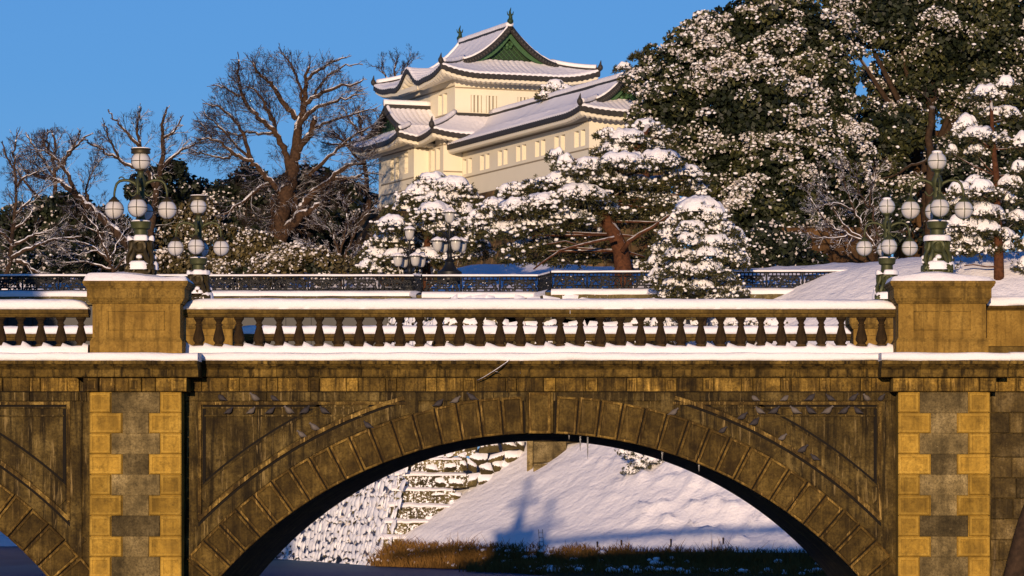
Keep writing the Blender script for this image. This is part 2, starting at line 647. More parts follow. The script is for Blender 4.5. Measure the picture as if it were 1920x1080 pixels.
for cx in ARC_X:
    for s in (-1, 1):
        fr = MB(); bd = MB(); pn = MB()
        X = lambda d: cx + s * d * PXM
        def bxx(m, d0, d1, y0, y1, p0, p1):
            m.box(X(d0), X(d1), y0, y1, bz(p1), bz(p0))
        # dark band under the frieze
        # border: vertical strip by the pier
        bxx(fr, 640, 662, YF - 0.05, YF, 753, 1200)
        # bright thin fillets
        bxx(bd, 634, 640, YF - 0.085, YF - 0.0, 753, 975)
        bxx(bd, 250, 634, YF - 0.085, YF - 0.0, 753.5, 759)
        # ledge step below the fillet, pigeons sit on its foot
        bxx(fr, 310, 632, YF - 0.045, YF, 763, 766)
        bxx(pn, 330, 628, YF - 0.055, YF + 0.0, 778, 781)
        # inner sunk panel edges
        # horizontal joint and block seams
        for d0, d1, pj in ((420, 634, 856), (560, 634, 905)):
            bxx(pn, d0, d1, YF - 0.012, YF, pj, pj + 1.5)
        # curved label moulding and archivolt
        a_end = math.asin(650 / 905.0)
        arc_strip(fr, cx, 871, 899, s * 0.275, s * math.asin(660 / 885.0), YF - 0.035, YF)
        arc_strip(bd, cx, 899, 906, s * 0.285, s * math.asin(640 / 905.0), YF - 0.10, YF)
        arc_strip(pn, cx, 909, 941, s * 0.36, s * math.asin(632 / 925.0), YF - 0.03, YF)
        arc_strip(pn, cx, 941, 945, s * 0.385, s * math.asin(632 / 943.0), YF - 0.05, YF)
        # little stop block where the label meets the top band
        bxx(fr, 228, 252, YF - 0.06, YF, 737, 775)
        # black joint strips for bolder relief: under the label, behind the arch stones and round the sunk panel
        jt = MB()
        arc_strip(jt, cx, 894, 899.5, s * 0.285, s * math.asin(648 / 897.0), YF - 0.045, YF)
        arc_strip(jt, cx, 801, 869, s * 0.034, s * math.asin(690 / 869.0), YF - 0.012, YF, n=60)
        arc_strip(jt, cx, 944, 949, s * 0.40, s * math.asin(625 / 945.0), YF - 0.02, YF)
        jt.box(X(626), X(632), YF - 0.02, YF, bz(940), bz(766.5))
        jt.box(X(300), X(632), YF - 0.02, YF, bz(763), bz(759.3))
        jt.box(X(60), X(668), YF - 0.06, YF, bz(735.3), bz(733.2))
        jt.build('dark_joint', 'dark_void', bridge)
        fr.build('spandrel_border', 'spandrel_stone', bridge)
        bd.build('moulding', 'trim_stone', bridge)
        pn.build('spandrel_panel', 'spandrel_stone', bridge)
    # band under the frieze (courses of blocks)
    fr = MB()
    x = cx - 672 * PXM
    while x < cx + 672 * PXM - 0.02:
        wdt = min(random.uniform(0.75, 1.15), cx + 672 * PXM - x)
        fr.block(x, x + wdt - 0.012, bz(752), bz(735.5), YF, YF - 0.055 - random.uniform(0, .012), 0.012)
        x += wdt
    fr.build('string_course', 'spandrel_stone', bridge)

# ---- voussoirs
def ring_block(m, cx, a0, a1, r0, r1, yb, yf, margin=0.03, dep=0.022):
    ac = (a0 + a1) / 2
    def pt(u, q, y):
        a = a0 + (a1 - a0) * u
        r = r0 + (r1 - r0) * q
        return (cx + r * sin(a), y, ARC_Z + r * cos(a))
    W_ = abs(a1 - a0) * (r0 + r1) / 2; H_ = r1 - r0
    rings = [(0, yb), (0, yf + 0.018), (0.018, yf), (0.018 + margin, yf), (0.018 + margin + dep, yf + dep)]
    v, f = [], []
    for (i, y) in rings:
        iu, iq = i / W_, i / H_
        v += [pt(iu, iq, y), pt(1 - iu, iq, y), pt(1 - iu, 1 - iq, y), pt(iu, 1 - iq, y)]
    for r in range(len(rings) - 1):
        a, b = r * 4, r * 4 + 4
        for k in range(4):
            f.append((a + k, a + (k + 1) % 4, b + (k + 1) % 4, b + k))
    f.append((16, 17, 18, 19))
    f.append((0, 1, 2, 3))
    m.add(v, f)
    for q in range(4, 12): m.m[len(m.m) - len(f) + q] = 1

for cx in ARC_X:
    half_key = 27 / 835.0
    step = 40.4 / 835.0
    for s in (-1, 1):
        vm = MB()
        a = half_key + 0.004
        while a < 0.93:
            g = 0.0032
            a0, a1 = a + g / 2, a + step - g / 2
            ring_block(vm, cx, s * a0, s * a1, R_IN - 0.004, R_OUT + random.uniform(-.012, .012), YF + 0.3, YF - 0.10 + random.uniform(-.012, .012))
            a += step
        vm.build('arch_ring', ['voussoir_stone', 'voussoir_margin'], bridge)
    km = MB()
    km.block(cx - 0.30, cx - 0.245, bz(812), bz(736), YF, YF - 0.15, 0.012)
    km.block(cx + 0.245, cx + 0.30, bz(812), bz(736), YF, YF - 0.15, 0.012)
    km.block(cx - 0.242, cx + 0.242, bz(813), bz(736), YF + 0.2, YF - 0.17, 0.02, 0.03, mm=1)
    km.build('keystone', ['voussoir_stone', 'voussoir_margin'], bridge)

# ---- piers (they stand nearer, so the same picture size means a touch less)
KP = (BD - PROJ - .28) / BD
bx_, bz_ = bx, bz
def near_scale(on):
    global bx, bz
    if on:
        bx = lambda p: bx_(p) * KP
        bz = lambda p: ZC + (bz_(p) - ZC) * KP
    else:
        bx, bz = bx_, bz_
near_scale(True)
for pc in PIL:
    pm = MB(); qm = MB(); qn = MB(); fm = MB()
    xc = bx(pc)
    pm.box(bx(pc - 84), bx(pc + 84), YF - 0.22 - PROJ, YF + 0.2, BASE_Z, bz(735))
    pm.build('pier', 'quoin_stone', bridge)
    row = 0
    py = 736.0
    while py < 1290:
        h = 38.6
        z1, z0 = bz(py), bz(py + h - 1.6)
        wl = 39 if row % 2 == 0 else 60
        yq = YF - 0.30 - PROJ
        qm.block(bx(pc - 86), bx(pc - 86 + wl), z0, z1, YF - 0.2 - PROJ * (1 - .0), yq - random.uniform(0, .01), 0.022, 0.036, 0.016, mm=1)
        qn.block(bx(pc + 86 - wl), bx(pc + 86), z0, z1, YF - 0.2 - PROJ * (1 - .0), yq - random.uniform(0, .01), 0.022, 0.036, 0.016, mm=1)
        fm.block(bx(pc - 86 + wl + 1.5), bx(pc + 86 - wl - 1.5), z0 - 0.015, z1 + 0.01, YF - 0.2 - PROJ, yq + 0.03 + random.uniform(0, .015), 0.012)
        row += 1; py += h
    qm.build('quoin', ['quoin_stone', 'quoin_margin'], bridge)
    qn.build('quoin', ['quoin_stone', 'quoin_margin'], bridge)
    fm.build('infill_stone', 'filler_stone', bridge)

near_scale(False)
# land-side masonry courses right of the right pier
am = MB()
row = 0; py = 736.0
while py < 1290:
    h = random.choice([38.6, 38.6, 45])
    x = bx(1858) - (0.3 if row % 2 else 0)
    while x < bx(2200):
        wdt = random.uniform(0.45, 0.95)
        x0 = max(x, bx(1857))
        am.block(x0 + .006, x + wdt - .006, bz(py + h - 1.4), bz(py), YF, YF - 0.05 - random.uniform(0, .02), 0.015)
        x += wdt
    py += h; row += 1
am.build('abutment_course', 'abutment_stone', bridge)

# ---- frieze, cornice
XL, XR = bx(-300), bx(2200)
def is_pil(x):
    for pc in PIL:
        if bx(pc - 110) < x < bx(pc + 110): return pc
    return None
fz = MB()
x = XL; i = 0
while x < XR:
    small = i % 2
    wdt = (21 if small else 53.5) * PXM * random.uniform(.92, 1.08)
    xm = x + wdt / 2
    pj = 0.0
    if any(bx(pc - 98) < xm < bx(pc + 98) for pc in PIL):
        x += wdt; i += 1; continue
    y = YF - (0.10 if small else 0.075)
    fz.block(x + .006, x + wdt - .006, bz(734), bz(709), YF + .1, y - random.uniform(0, .02), 0.012, 0.03 if small else 0, 0.02)
    x += wdt; i += 1
near_scale(True)
for pc in PIL:
    xs_ = [-97, -68, -38, -12, 12, 38, 66, 97]
    for k in range(7):
        br = k in (0, 3, 6)
        fz.block(bx(pc + xs_[k]) + .006, bx(pc + xs_[k + 1]) - .006, bz(734), bz(709), YF - .0, YF - PROJ - (0.40 if br else 0.335), 0.015, 0.035 if br else 0, 0.02)
near_scale(False)
fz.build('frieze', 'frieze_stone', bridge)

def cornice_prof(o):
    # (y,z) closed, front offset o
    return [(YF + 0.3, bz(707)), (YF - 0.13 - o, bz(707)), (YF - 0.15 - o, bz(704.5)), (YF - 0.17 - o, bz(693.5)),
            (YF - 0.185 - o, bz(692.5)), (YF - 0.22 - o, bz(690.5)), (YF - 0.30 - o, bz(686.5)), (YF - 0.335 - o, bz(684)),
            (YF - 0.40 - o, bz(683.6)), (YF - 0.41 - o, bz(678.5)), (YF - 0.39 - o, bz(677)), (YF + 0.3, bz(677))]
cm = MB()
def cornice_run(px0, px1, o):
    x = bx(px0)
    while x < bx(px1) - 0.01:
        wdt = random.uniform(0.78, 0.95)
        x2 = min(x + wdt, bx(px1))
        if bx(px1) - x2 < 0.3: x2 = bx(px1)
        cm.sweep_x(cornice_prof(o + random.uniform(-.004, .004)), x + .004, x2 - .004)
        x = x2
cornice_run(-300, PIL[0] - 119, 0); cornice_run(PIL[0] + 119, PIL[1] - 119, 0); cornice_run(PIL[1] + 119, 2200, 0)
near_scale(True)
for pc in PIL: cornice_run(pc - 119, pc + 119, 0.27 + PROJ)
near_scale(False)
cm.build('cornice', 'cornice_stone', bridge)

# snow on the cornice ledge
def snow_prof(yf, yb, zb, h, r=None):
    r = r or h * 0.55
    z1 = zb + h
    return [(yb, zb), (yf + 0.015, zb), (yf - 0.01, zb + h * .22), (yf - 0.012, zb + h * .5), (yf + r * .12, zb + h * .78),
            (yf + r * .45, zb + h * .94), (yf + r * 1.1, z1), ((yf + yb) / 2, z1 + h * .05), (yb, z1 - h * .05)]
def ledge_snow(px0, px1, o, name='snow_cap'):
    s = MB()
    s.sweep_x(snow_prof(YF - 0.40 - o, YF + 0.25, bz(677.2), 15 * PXM), bx(px0), bx(px1), n=max(4, int((px1 - px0) / 9)), wob=0.022, seed=px0 * .37)
    s.build(name, 'snow', bridge, smooth=True, angle=70)
ledge_snow(-300, PIL[0] - 120, 0); ledge_snow(PIL[0] + 120, PIL[1] - 120, 0); ledge_snow(PIL[1] + 120, 2200, 0)
near_scale(True)
for pc in PIL: ledge_snow(pc - 120, pc + 120, 0.27 + PROJ)
near_scale(False)

# ---- balustrades (near and far parapet)
BAL_PROF = [(.085, 0), (.125, 0.0), (.125, .045), (.10, .06), (.095, .075), (.135, .13), (.142, .16), (.13, .22), (.098, .34), (.072, .43), (.066, .455),
            (.088, .468), (.088, .495), (.066, .51), (.064, .535), (.085, .57), (.10, .60), (.118, .605), (.118, .65)]
balm = MB()
balm.lathe((0, 0, 0), [(r * .92, z * 0.985) for r, z in BAL_PROF], 16, sq=0.35)
zb0 = bz(649)
yn = BD + 0.16
yfar = BD + WID - 0.16
first = None
def put_bal(x, y):
    global first
    if first is None:
        first = balm.build('baluster', 'baluster_stone', bridge, smooth=True, angle=50)
        first.location = Vector((x, y, zb0)) - Vector(bridge.location)
        # mesh was shifted by the root: shift it back
        first.data.transform(Matrix.Translation(Vector(bridge.location)))
        return
    o = first.copy(); COL.objects.link(o); o.parent = bridge
    o.location = Vector((x, y, zb0)) - Vector(bridge.location)
for k in range(35): put_bal(bx(371.5 + 37.72 * k), yn)
for k in range(6): put_bal(bx(150 - 37.72 * k), yn)
for k in range(35): put_bal(bx(371.5 + 37.72 * k), yfar)
for k in range(4): put_bal(bx(150 - 37.72 * k), yfar)

SPANS = [(-300, 166), (342, 1680)]
for side, yc in (('near', yn), ('far', yfar)):
    for (p0, p1) in SPANS:
        m = MB()
        m.sweep_x([(yc - .21, bz(661)), (yc - .21, bz(649)), (yc + .21, bz(649)), (yc + .21, bz(661))], bx(p0), bx(p1))
        m.build('plinth', 'rail_stone', bridge)
        m = MB()
        x = bx(p0)
        while x < bx(p1) - .01:
            x2 = min(x + random.uniform(1.9, 3.6), bx(p1))
            if bx(p1) - x2 < .5: x2 = bx(p1)
            m.sweep_x([(yc - .13, bz(594.5)), (yc - .17, bz(591)), (yc - .175, bz(588)), (yc - .235, bz(587)), (yc - .245, bz(581)), (yc - .22, bz(579.5)),
                       (yc + .22, bz(579.5)), (yc + .245, bz(581)), (yc + .235, bz(587)), (yc + .17, bz(591)), (yc + .13, bz(594.5))], x + .003, x2 - .003)
            x = x2
        m.build('handrail', 'rail_stone', bridge)
        # snow on the rail, rounded towards its ends
        s = MB()
        n = int((p1 - p0) / 8)
        xs = np.linspace(bx(p0), bx(p1), n + 1)
        prof0 = [(-.255, 0), (-.275, .06), (-.27, .13), (-.24, .185), (-.17, .222), (-.05, .235), (.08, .235), (.2, .21), (.26, .14), (.27, .06), (.25, 0)]
        v, f = [], []
        for x in xs:
            e = min(1.0, (x - xs[0]) / .45 + .0, (xs[-1] - x) / .45 + .0)
            e = sqrt(max(0.0, 1 - (1 - e) ** 2)) * .75 + .25
            for j, (y, z) in enumerate(prof0):
                q = .016 * mnoise.noise((x * .9, j * .4, yc)) + .04 * mnoise.noise((x * .23, 3.0, yc)) + .014 * mnoise.noise((x * 4.1, j * .9, yc))
                v.append((x, yc + y + q * .6, bz(580) + (z + q * (z > .05)) * e))
        k = len(prof0)
        for i in range(n):
            for j in range(k):
                f.append((i * k + j, i * k + (j + 1) % k, (i + 1) * k + (j + 1) % k, (i + 1) * k + j))
        f.append(tuple(range(k))[::-1]); f.append(tuple(n * k + j for j in range(k)))
        s.add(v, f)
        s.build('snow_cap', 'snow', bridge, smooth=True, angle=75)
        # snow heaped round the baluster feet
        s = MB()
        n = int((p1 - p0) / 3)
        xs = np.linspace(bx(p0), bx(p1), n + 1)
        ys = [-.30, -.285, -.26, -.2, -.12, -.02, .08, .2, .27]
        A = np.zeros((n + 1, len(ys), 3))
        for i, x in enumerate(xs):
            ph = ((x - bx(371.5)) / (37.72 * PXM)) % 1.0      # 0 at a baluster
            for j, y in enumerate(ys):
                t_ = j / (len(ys) - 1)
                body = [0, .10, .15, .165, .165, .16, .16, .13, 0][j]
                kb_ = math.floor((x - bx(371.5)) / (37.72 * PXM))
                fan = max(0.0, 1 - ((ph - .28 - .1 * mnoise.noise((kb_ * 1.7, yc, 2))) % 1.0) / (.5 + .2 * mnoise.noise((kb_ * 2.3, 5, yc)))) * (.085 + .05 * mnoise.noise((kb_ * 1.3, yc, 8))) if 3 <= j <= 6 else 0
                q = .03 * mnoise.noise((x * 3.1, y * 4, yc)) * (body > 0)
                A[i, j] = (x, yc + y, bz(663) + body + fan + q)
        s.grid(A)
        s.build('snow_drift', 'snow', bridge, smooth=True)

# ---- lamp posts' stone pedestals
def pedestal(pc_x, yc, flip):
    m = MB()
    hw, hd = 0.955, 0.62
    def ring(w_, z0, z1, w2=None):
        w2 = w2 if w2 is not None else w_
        v = [(pc_x - hw - w_, yc - hd - w_, z0), (pc_x + hw + w_, yc - hd - w_, z0), (pc_x + hw + w_, yc + hd + w_, z0), (pc_x - hw - w_, yc + hd + w_, z0),
             (pc_x - hw - w2, yc - hd - w2, z1), (pc_x + hw + w2, yc - hd - w2, z1), (pc_x + hw + w2, yc + hd + w2, z1), (pc_x - hw - w2, yc + hd + w2, z1)]
        m.add(v, [(0, 3, 2, 1), (4, 5, 6, 7), (0, 1, 5, 4), (1, 2, 6, 5), (2, 3, 7, 6), (3, 0, 4, 7)])
    ring(.05, bz(666), bz(640)); ring(.05, bz(640) + .002, bz(637), .028); ring(.03, bz(637) + .002, bz(633.5), .005)
    ring(0, bz(633.5) + .002, bz(569.5))
    m.build('pedestal', 'post_stone', bridge)
    m = MB()
    ring(.03, bz(569.5) + .004, bz(565), .06); ring(.065, bz(565) + .002, bz(559), .095); ring(.11, bz(559) + .002, bz(541), .11)
    ring(.12, bz(541) + .002, bz(537), .15); ring(.165, bz(537) + .002, bz(532), .18); ring(.195, bz(532) + .002, bz(527), .185)
    m.build('pedestal_cap', 'cap_stone', bridge)
    m = MB()
    # raised face panel: a thin frame line
    z0, z1 = bz(619), bz(583)
    for sg in (-1, 1):
        yy = yc + sg * hd
        for (a, b, c, d) in ((-.62, .62, z0, z0 + .014), (-.62, .62, z1 - .014, z1), (-.62, -.606, z0, z1), (.606, .62, z0, z1)):
            m.box(pc_x + a, pc_x + b, yy - sg * .01, yy + sg * .022, c, d)
    m.build('panel_frame', 'cap_stone', bridge)
    s = MB()
    n, k = 44, 22
    A = np.zeros((n, k, 3))
    for i in range(n):
        for j in range(k):
            u = i / (n - 1) * 2 - 1; w_ = j / (k - 1) * 2 - 1
            x = pc_x + u * (hw + .185); y = yc + w_ * (hd + .185)
            ex = max(0, 1 - (1 - abs(u)) * (hw + .185) / .16); ey = max(0, 1 - (1 - abs(w_)) * (hd + .185) / .16)
            e = max(0, 1 - (ex ** 2.6 + ey ** 2.6))
            h = e ** .45 * (.15 + .045 * mnoise.noise((x * 1.1, y * 1.3, pc_x)) + .10 * exp(-((x - pc_x) / .5) ** 2 - ((y - yc) / .4) ** 2) + .035 * sin(u * 2.2 + pc_x))
            A[i, j] = (x, y, bz(527) - .012 + h)
    s.grid(A)
    s.build('snow_cap', 'snow', bridge, smooth=True)

YPN = BD - 0.235 - PROJ + 0.62 + .0     # near pedestal centre: its face stands just proud of the pier
YPF = BD + WID + 0.235 + PROJ - 0.62
for pc in PIL:
    for yc in (YPN, YPF):
        near_scale(yc == YPN)
        pedestal(bx(pc + (1 if pc < 900 else -3)), yc, 0)
        near_scale(False)

# solid parapet beyond the right pier (near side), plain end block
m = MB()
x = bx(1850)
while x < bx(2200):
    x2 = x + random.uniform(.85, 1.0)
    m.block(x + .004, x2 - .004, bz(660), bz(582), yn + .2, yn - .16, .012)
    x = x2
m.build('parapet', 'post_stone', bridge)
m = MB()
m.sweep_x([(yn - .16, bz(582)), (yn - .2, bz(579)), (yn - .24, bz(577)), (yn - .24, bz(573)), (yn + .24, bz(573)), (yn + .24, bz(580)), (yn + .2, bz(582))], bx(1850), bx(2200))
m.sweep_x([(yn - .23, bz(662)), (yn - .23, bz(651)), (yn - .17, bz(649)), (yn + .2, bz(649)), (yn + .2, bz(662))], bx(1850), bx(2200))
m.build('handrail', 'rail_stone', bridge)
s = MB()
s.sweep_x([(yn - .25, bz(573.5)), (yn - .27, bz(568)), (yn - .24, bz(560)), (yn - .12, bz(555.5)), (yn + .1, bz(555)), (yn + .22, bz(560)), (yn + .25, bz(573.5))], bx(1850), bx(2200), n=50, wob=.02, seed=4.4)
s.build('snow_cap', 'snow', bridge, smooth=True, angle=75)

# snowy deck between the parapets
m = MB()
n = 60
A = np.zeros((n + 1, 12, 3))
for i in range(n + 1):
    for j in range(12):
        x = XL + (XR - XL) * i / n; y = BD + .5 + (WID - 1.0) * j / 11
        A[i, j] = (x, y, bz(661) + .05 * mnoise.noise((x * .7, y * .7, 0)))
m.grid(A); m.build('bridge_deck', 'snow', bridge, smooth=True)

# ================================================================== globe lamps on the pedestals
def ring_tube(m, c, r, tr, axis, n=28, mi=0):
    pts = []
    for k in range(n + 1):
        a = 2 * pi * k / n
        if axis == 'z': p = (cos(a) * r, sin(a) * r, 0)
        elif axis == 'y': p = (cos(a) * r, 0, sin(a) * r)
        else: p = (0, cos(a) * r, sin(a) * r)
        pts.append(np.array(c) + p)
    m.tube(pts, tr, 5, mi, cap=False)

def make_lamp(x, y, z, label, crown=True):
    t_ = thing('globe_lamp', (x, y, z), label, 'street lamp', 'bronze globe lamps on the stone bridge')
    u = 1 / 85.0
    Z = lambda p: z + (513 - p) * u       # p: photo y of the left near lamp
    o3 = np.array([x, y, z])
    b = MB()
    b.lathe((x, y, z), [(.27, 0), (.30, .0), (.30, .08), (.25, .15), (.20, .25), (.175, .40), (.175, .62), (.21, .70), (.225, .75), (.20, .81), (.15, .86)], 8, sq=.25)
    # scrolls at the four corners and a shield on each face
    for k in range(4):
        a = k * pi / 2
        dx, dy = cos(a), sin(a)
        for sg in (-1, 1):
            pts = []
            for q in range(15):
                tt = q / 14 * 2.6 * pi
                rr = .105 * (1 - q / 22)
                pts.append((x + dx * .30 - dy * sg * (.18 + rr * cos(tt)), y + dy * .30 + dx * sg * (.18 + rr * cos(tt)), z + .14 + rr * sin(tt)))
            b.tube(pts, .035, 6)
        ring_tube(b, (x + dx * .235, y + dy * .235, Z(457)), .12, .04, 'x' if abs(dx) > .5 else 'y', 16)
        b.sphere((x + dx * .26, y + dy * .26, Z(484)), .085, 10, 8, sz=1.3)
        for sg in (-1, 1):
            b.tube([(x + dx * (.22 + .05 * sin(q * .7)) - dy * sg * (.15 + .05 * cos(q * .55)), y + dy * (.22 + .05 * sin(q * .7)) + dx * sg * (.15 + .05 * cos(q * .55)), z + .22 + q * .075) for q in range(8)], [.035, .05, .055, .05, .042, .045, .055, .03], 6)
        pts = [(x + dx * (.30 + .05 * sin(q * .9)), y + dy * (.30 + .05 * sin(q * .9)), z + .28 + q * .075) for q in range(7)]
    b.build('lamp_base', 'dark_bronze' if crown else 'green_bronze', t_, smooth=True, angle=45)
    c = MB()
    c.lathe((x, y, 0), [(.15, Z(441)), (.16, Z(438)), (.15, Z(426)), (.21, Z(423)), (.23, Z(414)), (.24, Z(411)), (.12, Z(408)), (.09, Z(400)), (.08, Z(372)), (.10, Z(360)), (.075, Z(352)),
                        (.11, Z(343)), (.13, Z(336)), (.10, Z(328)), (.06, Z(322)), (.07, Z(318)), (.10, Z(315)), (.12, Z(312))], 14)
    c.build('lamp_column', 'green_bronze', t_, smooth=True, angle=45)
    # snow caught on the base
    s = MB()
    def snow_ring(r_in, r_out, z0, h, sd, cut=-.15):
        n = 40; G = np.zeros((n + 1, 6, 3))
        for q in range(n + 1):
            an = 2 * pi * q / n
            g = mnoise.noise((cos(an) * 1.4 + sd, sin(an) * 1.4, sd)) + .35 * abs(cos(2 * an)) ** 3
            k_ = max(0.0, min(1.0, (g - cut) * 2.2))
            for j, (rr, zz) in enumerate([(1.0, -.25), (1.03, .3), (.97, .75), (.8, 1.0), (.5, .9), (0, .45)]):
                r_ = r_in + (r_out - r_in) * rr * (.35 + .65 * k_)
                G[q, j] = (x + r_ * cos(an), y + r_ * sin(an), z0 + h * zz * k_ - .012)
        s.grid(G)
    snow_ring(.22, .385, Z(497), .15, x + y, -.30)
    snow_ring(.22, .35, Z(486), .10, x * 2 + y, .05)
    snow_ring(.17, .30, Z(444), .10, x + y * 2, -.35)
    for k in range(4):
        a = k * pi / 2
        s.sphere((x + .285 * cos(a), y + .285 * sin(a), Z(478)), .07, 10, 8, sz=.8)
    s.lathe((x, y, 0), [(.20, Z(411)), (.225, Z(411)), (.20, Z(408.5)), (.10, Z(407))], 14)
    s.build('snow', 'snow', t_, smooth=True)
    # arms and globes
    gl = []
    for k in range(4):
        a = k * pi / 2
        d = np.array([cos(a), sin(a), 0])
        arm = MB()
        rr = [0.07, .14, .26, .38, .47, .53, .56, .58, .58]
        zz = [345, 338, 333.5, 333, 335, 340, 348, 358, 366]
        arm.tube([np.array([x, y, Z(q)]) + d * r for r, q in zip(rr, zz)], [.04, .04, .036, .034, .032, .03, .028, .026, .026], 7)
        # leaf curl below the arm
        pts = [np.array([x, y, Z(352)]) + d * (.07 + .2 * (q / 8)) + np.array([0, 0, -.02 - .1 * sin(q / 8 * pi)]) for q in range(9)]
        arm.tube(pts, .02, 5)
        pts = [np.array([x, y, Z(331)]) + d * (.42 + .06 * cos(q * .7)) + np.array([0, 0, .05 * sin(q * .7)]) for q in range(8)]
        arm.tube(pts, .016, 5)
        arm.build('lamp_arm', 'green_bronze', t_, smooth=True)
        gl.append((np.array([x, y, Z(388)]) + d * .585, False))
    gl.append((np.array([x, y, Z(297.5)]), True))
    for c3, top in gl:
        g = MB(); g.sphere(c3, .205, 24, 16)
        go = g.build('globe', 'globe_glass', t_, smooth=True)
        h = MB()
        ring_tube(h, c3, .208, .009, 'z'); ring_tube(h, c3, .208, .009, 'y'); ring_tube(h, c3, .208, .009, 'x')
        if top:
            h.lathe(c3, [(.10, -.225), (.13, -.205), (.125, -.17)], 12)
            if crown:
                h.lathe(c3, [(.155, .16), (.21, .17), (.215, .19), (.205, .24), (.22, .255), (.225, .275), (.1, .275)], 16)
            else:
                h.lathe(c3, [(.06, .19), (.08, .2), (.05, .24)], 10)
        else:
            h.lathe(c3, [(.125, .165), (.12, .20), (.075, .235), (.05, .27), (.03, .285)], 12)
            h.lathe(c3, [(.012, -.245), (.03, -.23), (.04, -.2)], 8)
        h.build('cage', 'dark_bronze' if crown else 'green_bronze', go, smooth=True, angle=50)
    if True:
        s = MB()
        for c3, top in gl:
            if top and crown: s.lathe(c3, [(.10, .272), (.215, .276), (.20, .295), (.1, .305)], 14)
            elif top: s.sphere(c3 + np.array([0, 0, .20]), .12, 12, 6, sz=.35)
        s.build('snow', 'snow', t_, smooth=True)
    return t_

zl = bz(515)
zn = ZC + (bz(515) - ZC) * KP
make_lamp(bx(257) * KP, YPN, zn, 'tall bronze globe lamp on the left front pedestal, dark crown on its top globe')
make_lamp(bx(1763) * KP, YPN, zn, 'tall green bronze globe lamp on the right front pedestal, top globe white with snow', False)
make_lamp(bx(257), YPF, zl, 'bronze globe lamp behind the left pedestal, lower down and smaller than its front twin')
make_lamp(bx(1763), YPF, zl, 'green globe lamp behind the right pedestal against the snowy bank, lower than its front twin', False)

# ================================================================== pigeons, icicles, twig
def pigeon_mesh(mb_, yaw=0.0):
    # spine from tail to beak in local x, z up; one skin
    st = [(-.15, .014, .022, .006), (-.115, .030, .034, .013), (-.07, .055, .058, .042), (-.015, .072, .075, .068), (.035, .070, .090, .070), (.068, .046, .118, .050),
          (.078, .034, .146, .036), (.086, .033, .162, .032), (.103, .020, .163, .020), (.113, .007, .158, .007), (.128, .002, .154, .002)]
    n = 10
    v, f = [], []
    for (x, ry, z, rz) in st:
        for k in range(n):
            a = 2 * pi * k / n
            v.append((x, ry * cos(a), z + rz * sin(a)))
    for i in range(len(st) - 1):
        for k in range(n):
            f.append((i * n + k, i * n + (k + 1) % n, (i + 1) * n + (k + 1) % n, (i + 1) * n + k))
    f.append(tuple(range(n))[::-1]); f.append(tuple((len(st) - 1) * n + k for k in range(n)))
    mb_.add(v, f)
    return mb_
pg = {}
def pigeon(px, py, dark, yaw, y, label):
    key = 'pigeon_grey' if dark else 'pigeon_pale'
    if key not in pg:
        o = pigeon_mesh(MB()).build('pigeon', key, None, smooth=True)
        pg[key] = o
    else:
        o = pg[key].copy(); COL.objects.link(o)
    o.name = 'pigeon'
    o.location = (bx(px), y, bz(py))
    o.rotation_euler = (0, 0, yaw)
    s = random.uniform(.88, 1.08)
    o.scale = (s, s, s)
    tag(o, label, 'pigeon', 'pigeons resting on the bridge ledges')
yl = YF - 0.10
lst = [
 (430, 777, 1, 'first pigeon from the left on the left panel ledge, dark grey'), (472, 777, 0, 'pale pigeon, second from the left on the left panel ledge'),
 (508, 777, 1, 'third pigeon from the left on the left panel ledge, dark'), (542, 777, 0, 'pale fluffed pigeon, fourth from the left on the left panel ledge'),
 (573, 777, 1, 'fifth pigeon from the left on the left panel ledge'), (608, 777, 1, 'last dark pigeon at the right end of the left panel ledge'),
 (416, 752, 1, 'dark pigeon on the top fillet above the left panel, leftmost there'), (478, 752, 0, 'pale pigeon on the top fillet above the left panel'),
 (514, 752, 1, 'dark pigeon right of the pale one on the left top fillet'),
 (1424, 777, 0, 'pale pigeon at the left end of the right panel ledge'), (1452, 777, 1, 'dark pigeon, second from the left on the right panel ledge'),
 (1490, 777, 0, 'pale grey pigeon, third from the left on the right panel ledge'), (1519, 777, 1, 'dark pigeon in the middle of the right panel ledge'),
 (1552, 777, 0, 'pale pigeon right of the middle on the right panel ledge'), (1583, 777, 1, 'dark pigeon, second from the right on the right panel ledge'),
 (1608, 777, 1, 'dark pigeon at the right end of the right panel ledge'),
 (1415, 752, 0, 'white pigeon on the top fillet above the right panel, leftmost there'), (1472, 752, 0, 'white pigeon leaning forward on the right top fillet'),
 (1520, 752, 1, 'first dark pigeon of the row on the right top fillet'), (1556, 752, 1, 'second dark pigeon of the row on the right top fillet'),
 (1600, 752, 1, 'third dark pigeon of the row on the right top fillet'), (1625, 752, 0, 'pale pigeon near the right pier on the right top fillet'),
 (1652, 752, 1, 'dark pigeon nearest the right pier on the right top fillet')]
for (px, py, dk, lab) in lst:
    pigeon(px, py + (0 if py > 760 else .8), dk, random.choice([0, pi]) + random.uniform(-.7, .7), yl - .0 if py > 760 else YF - .06, lab)
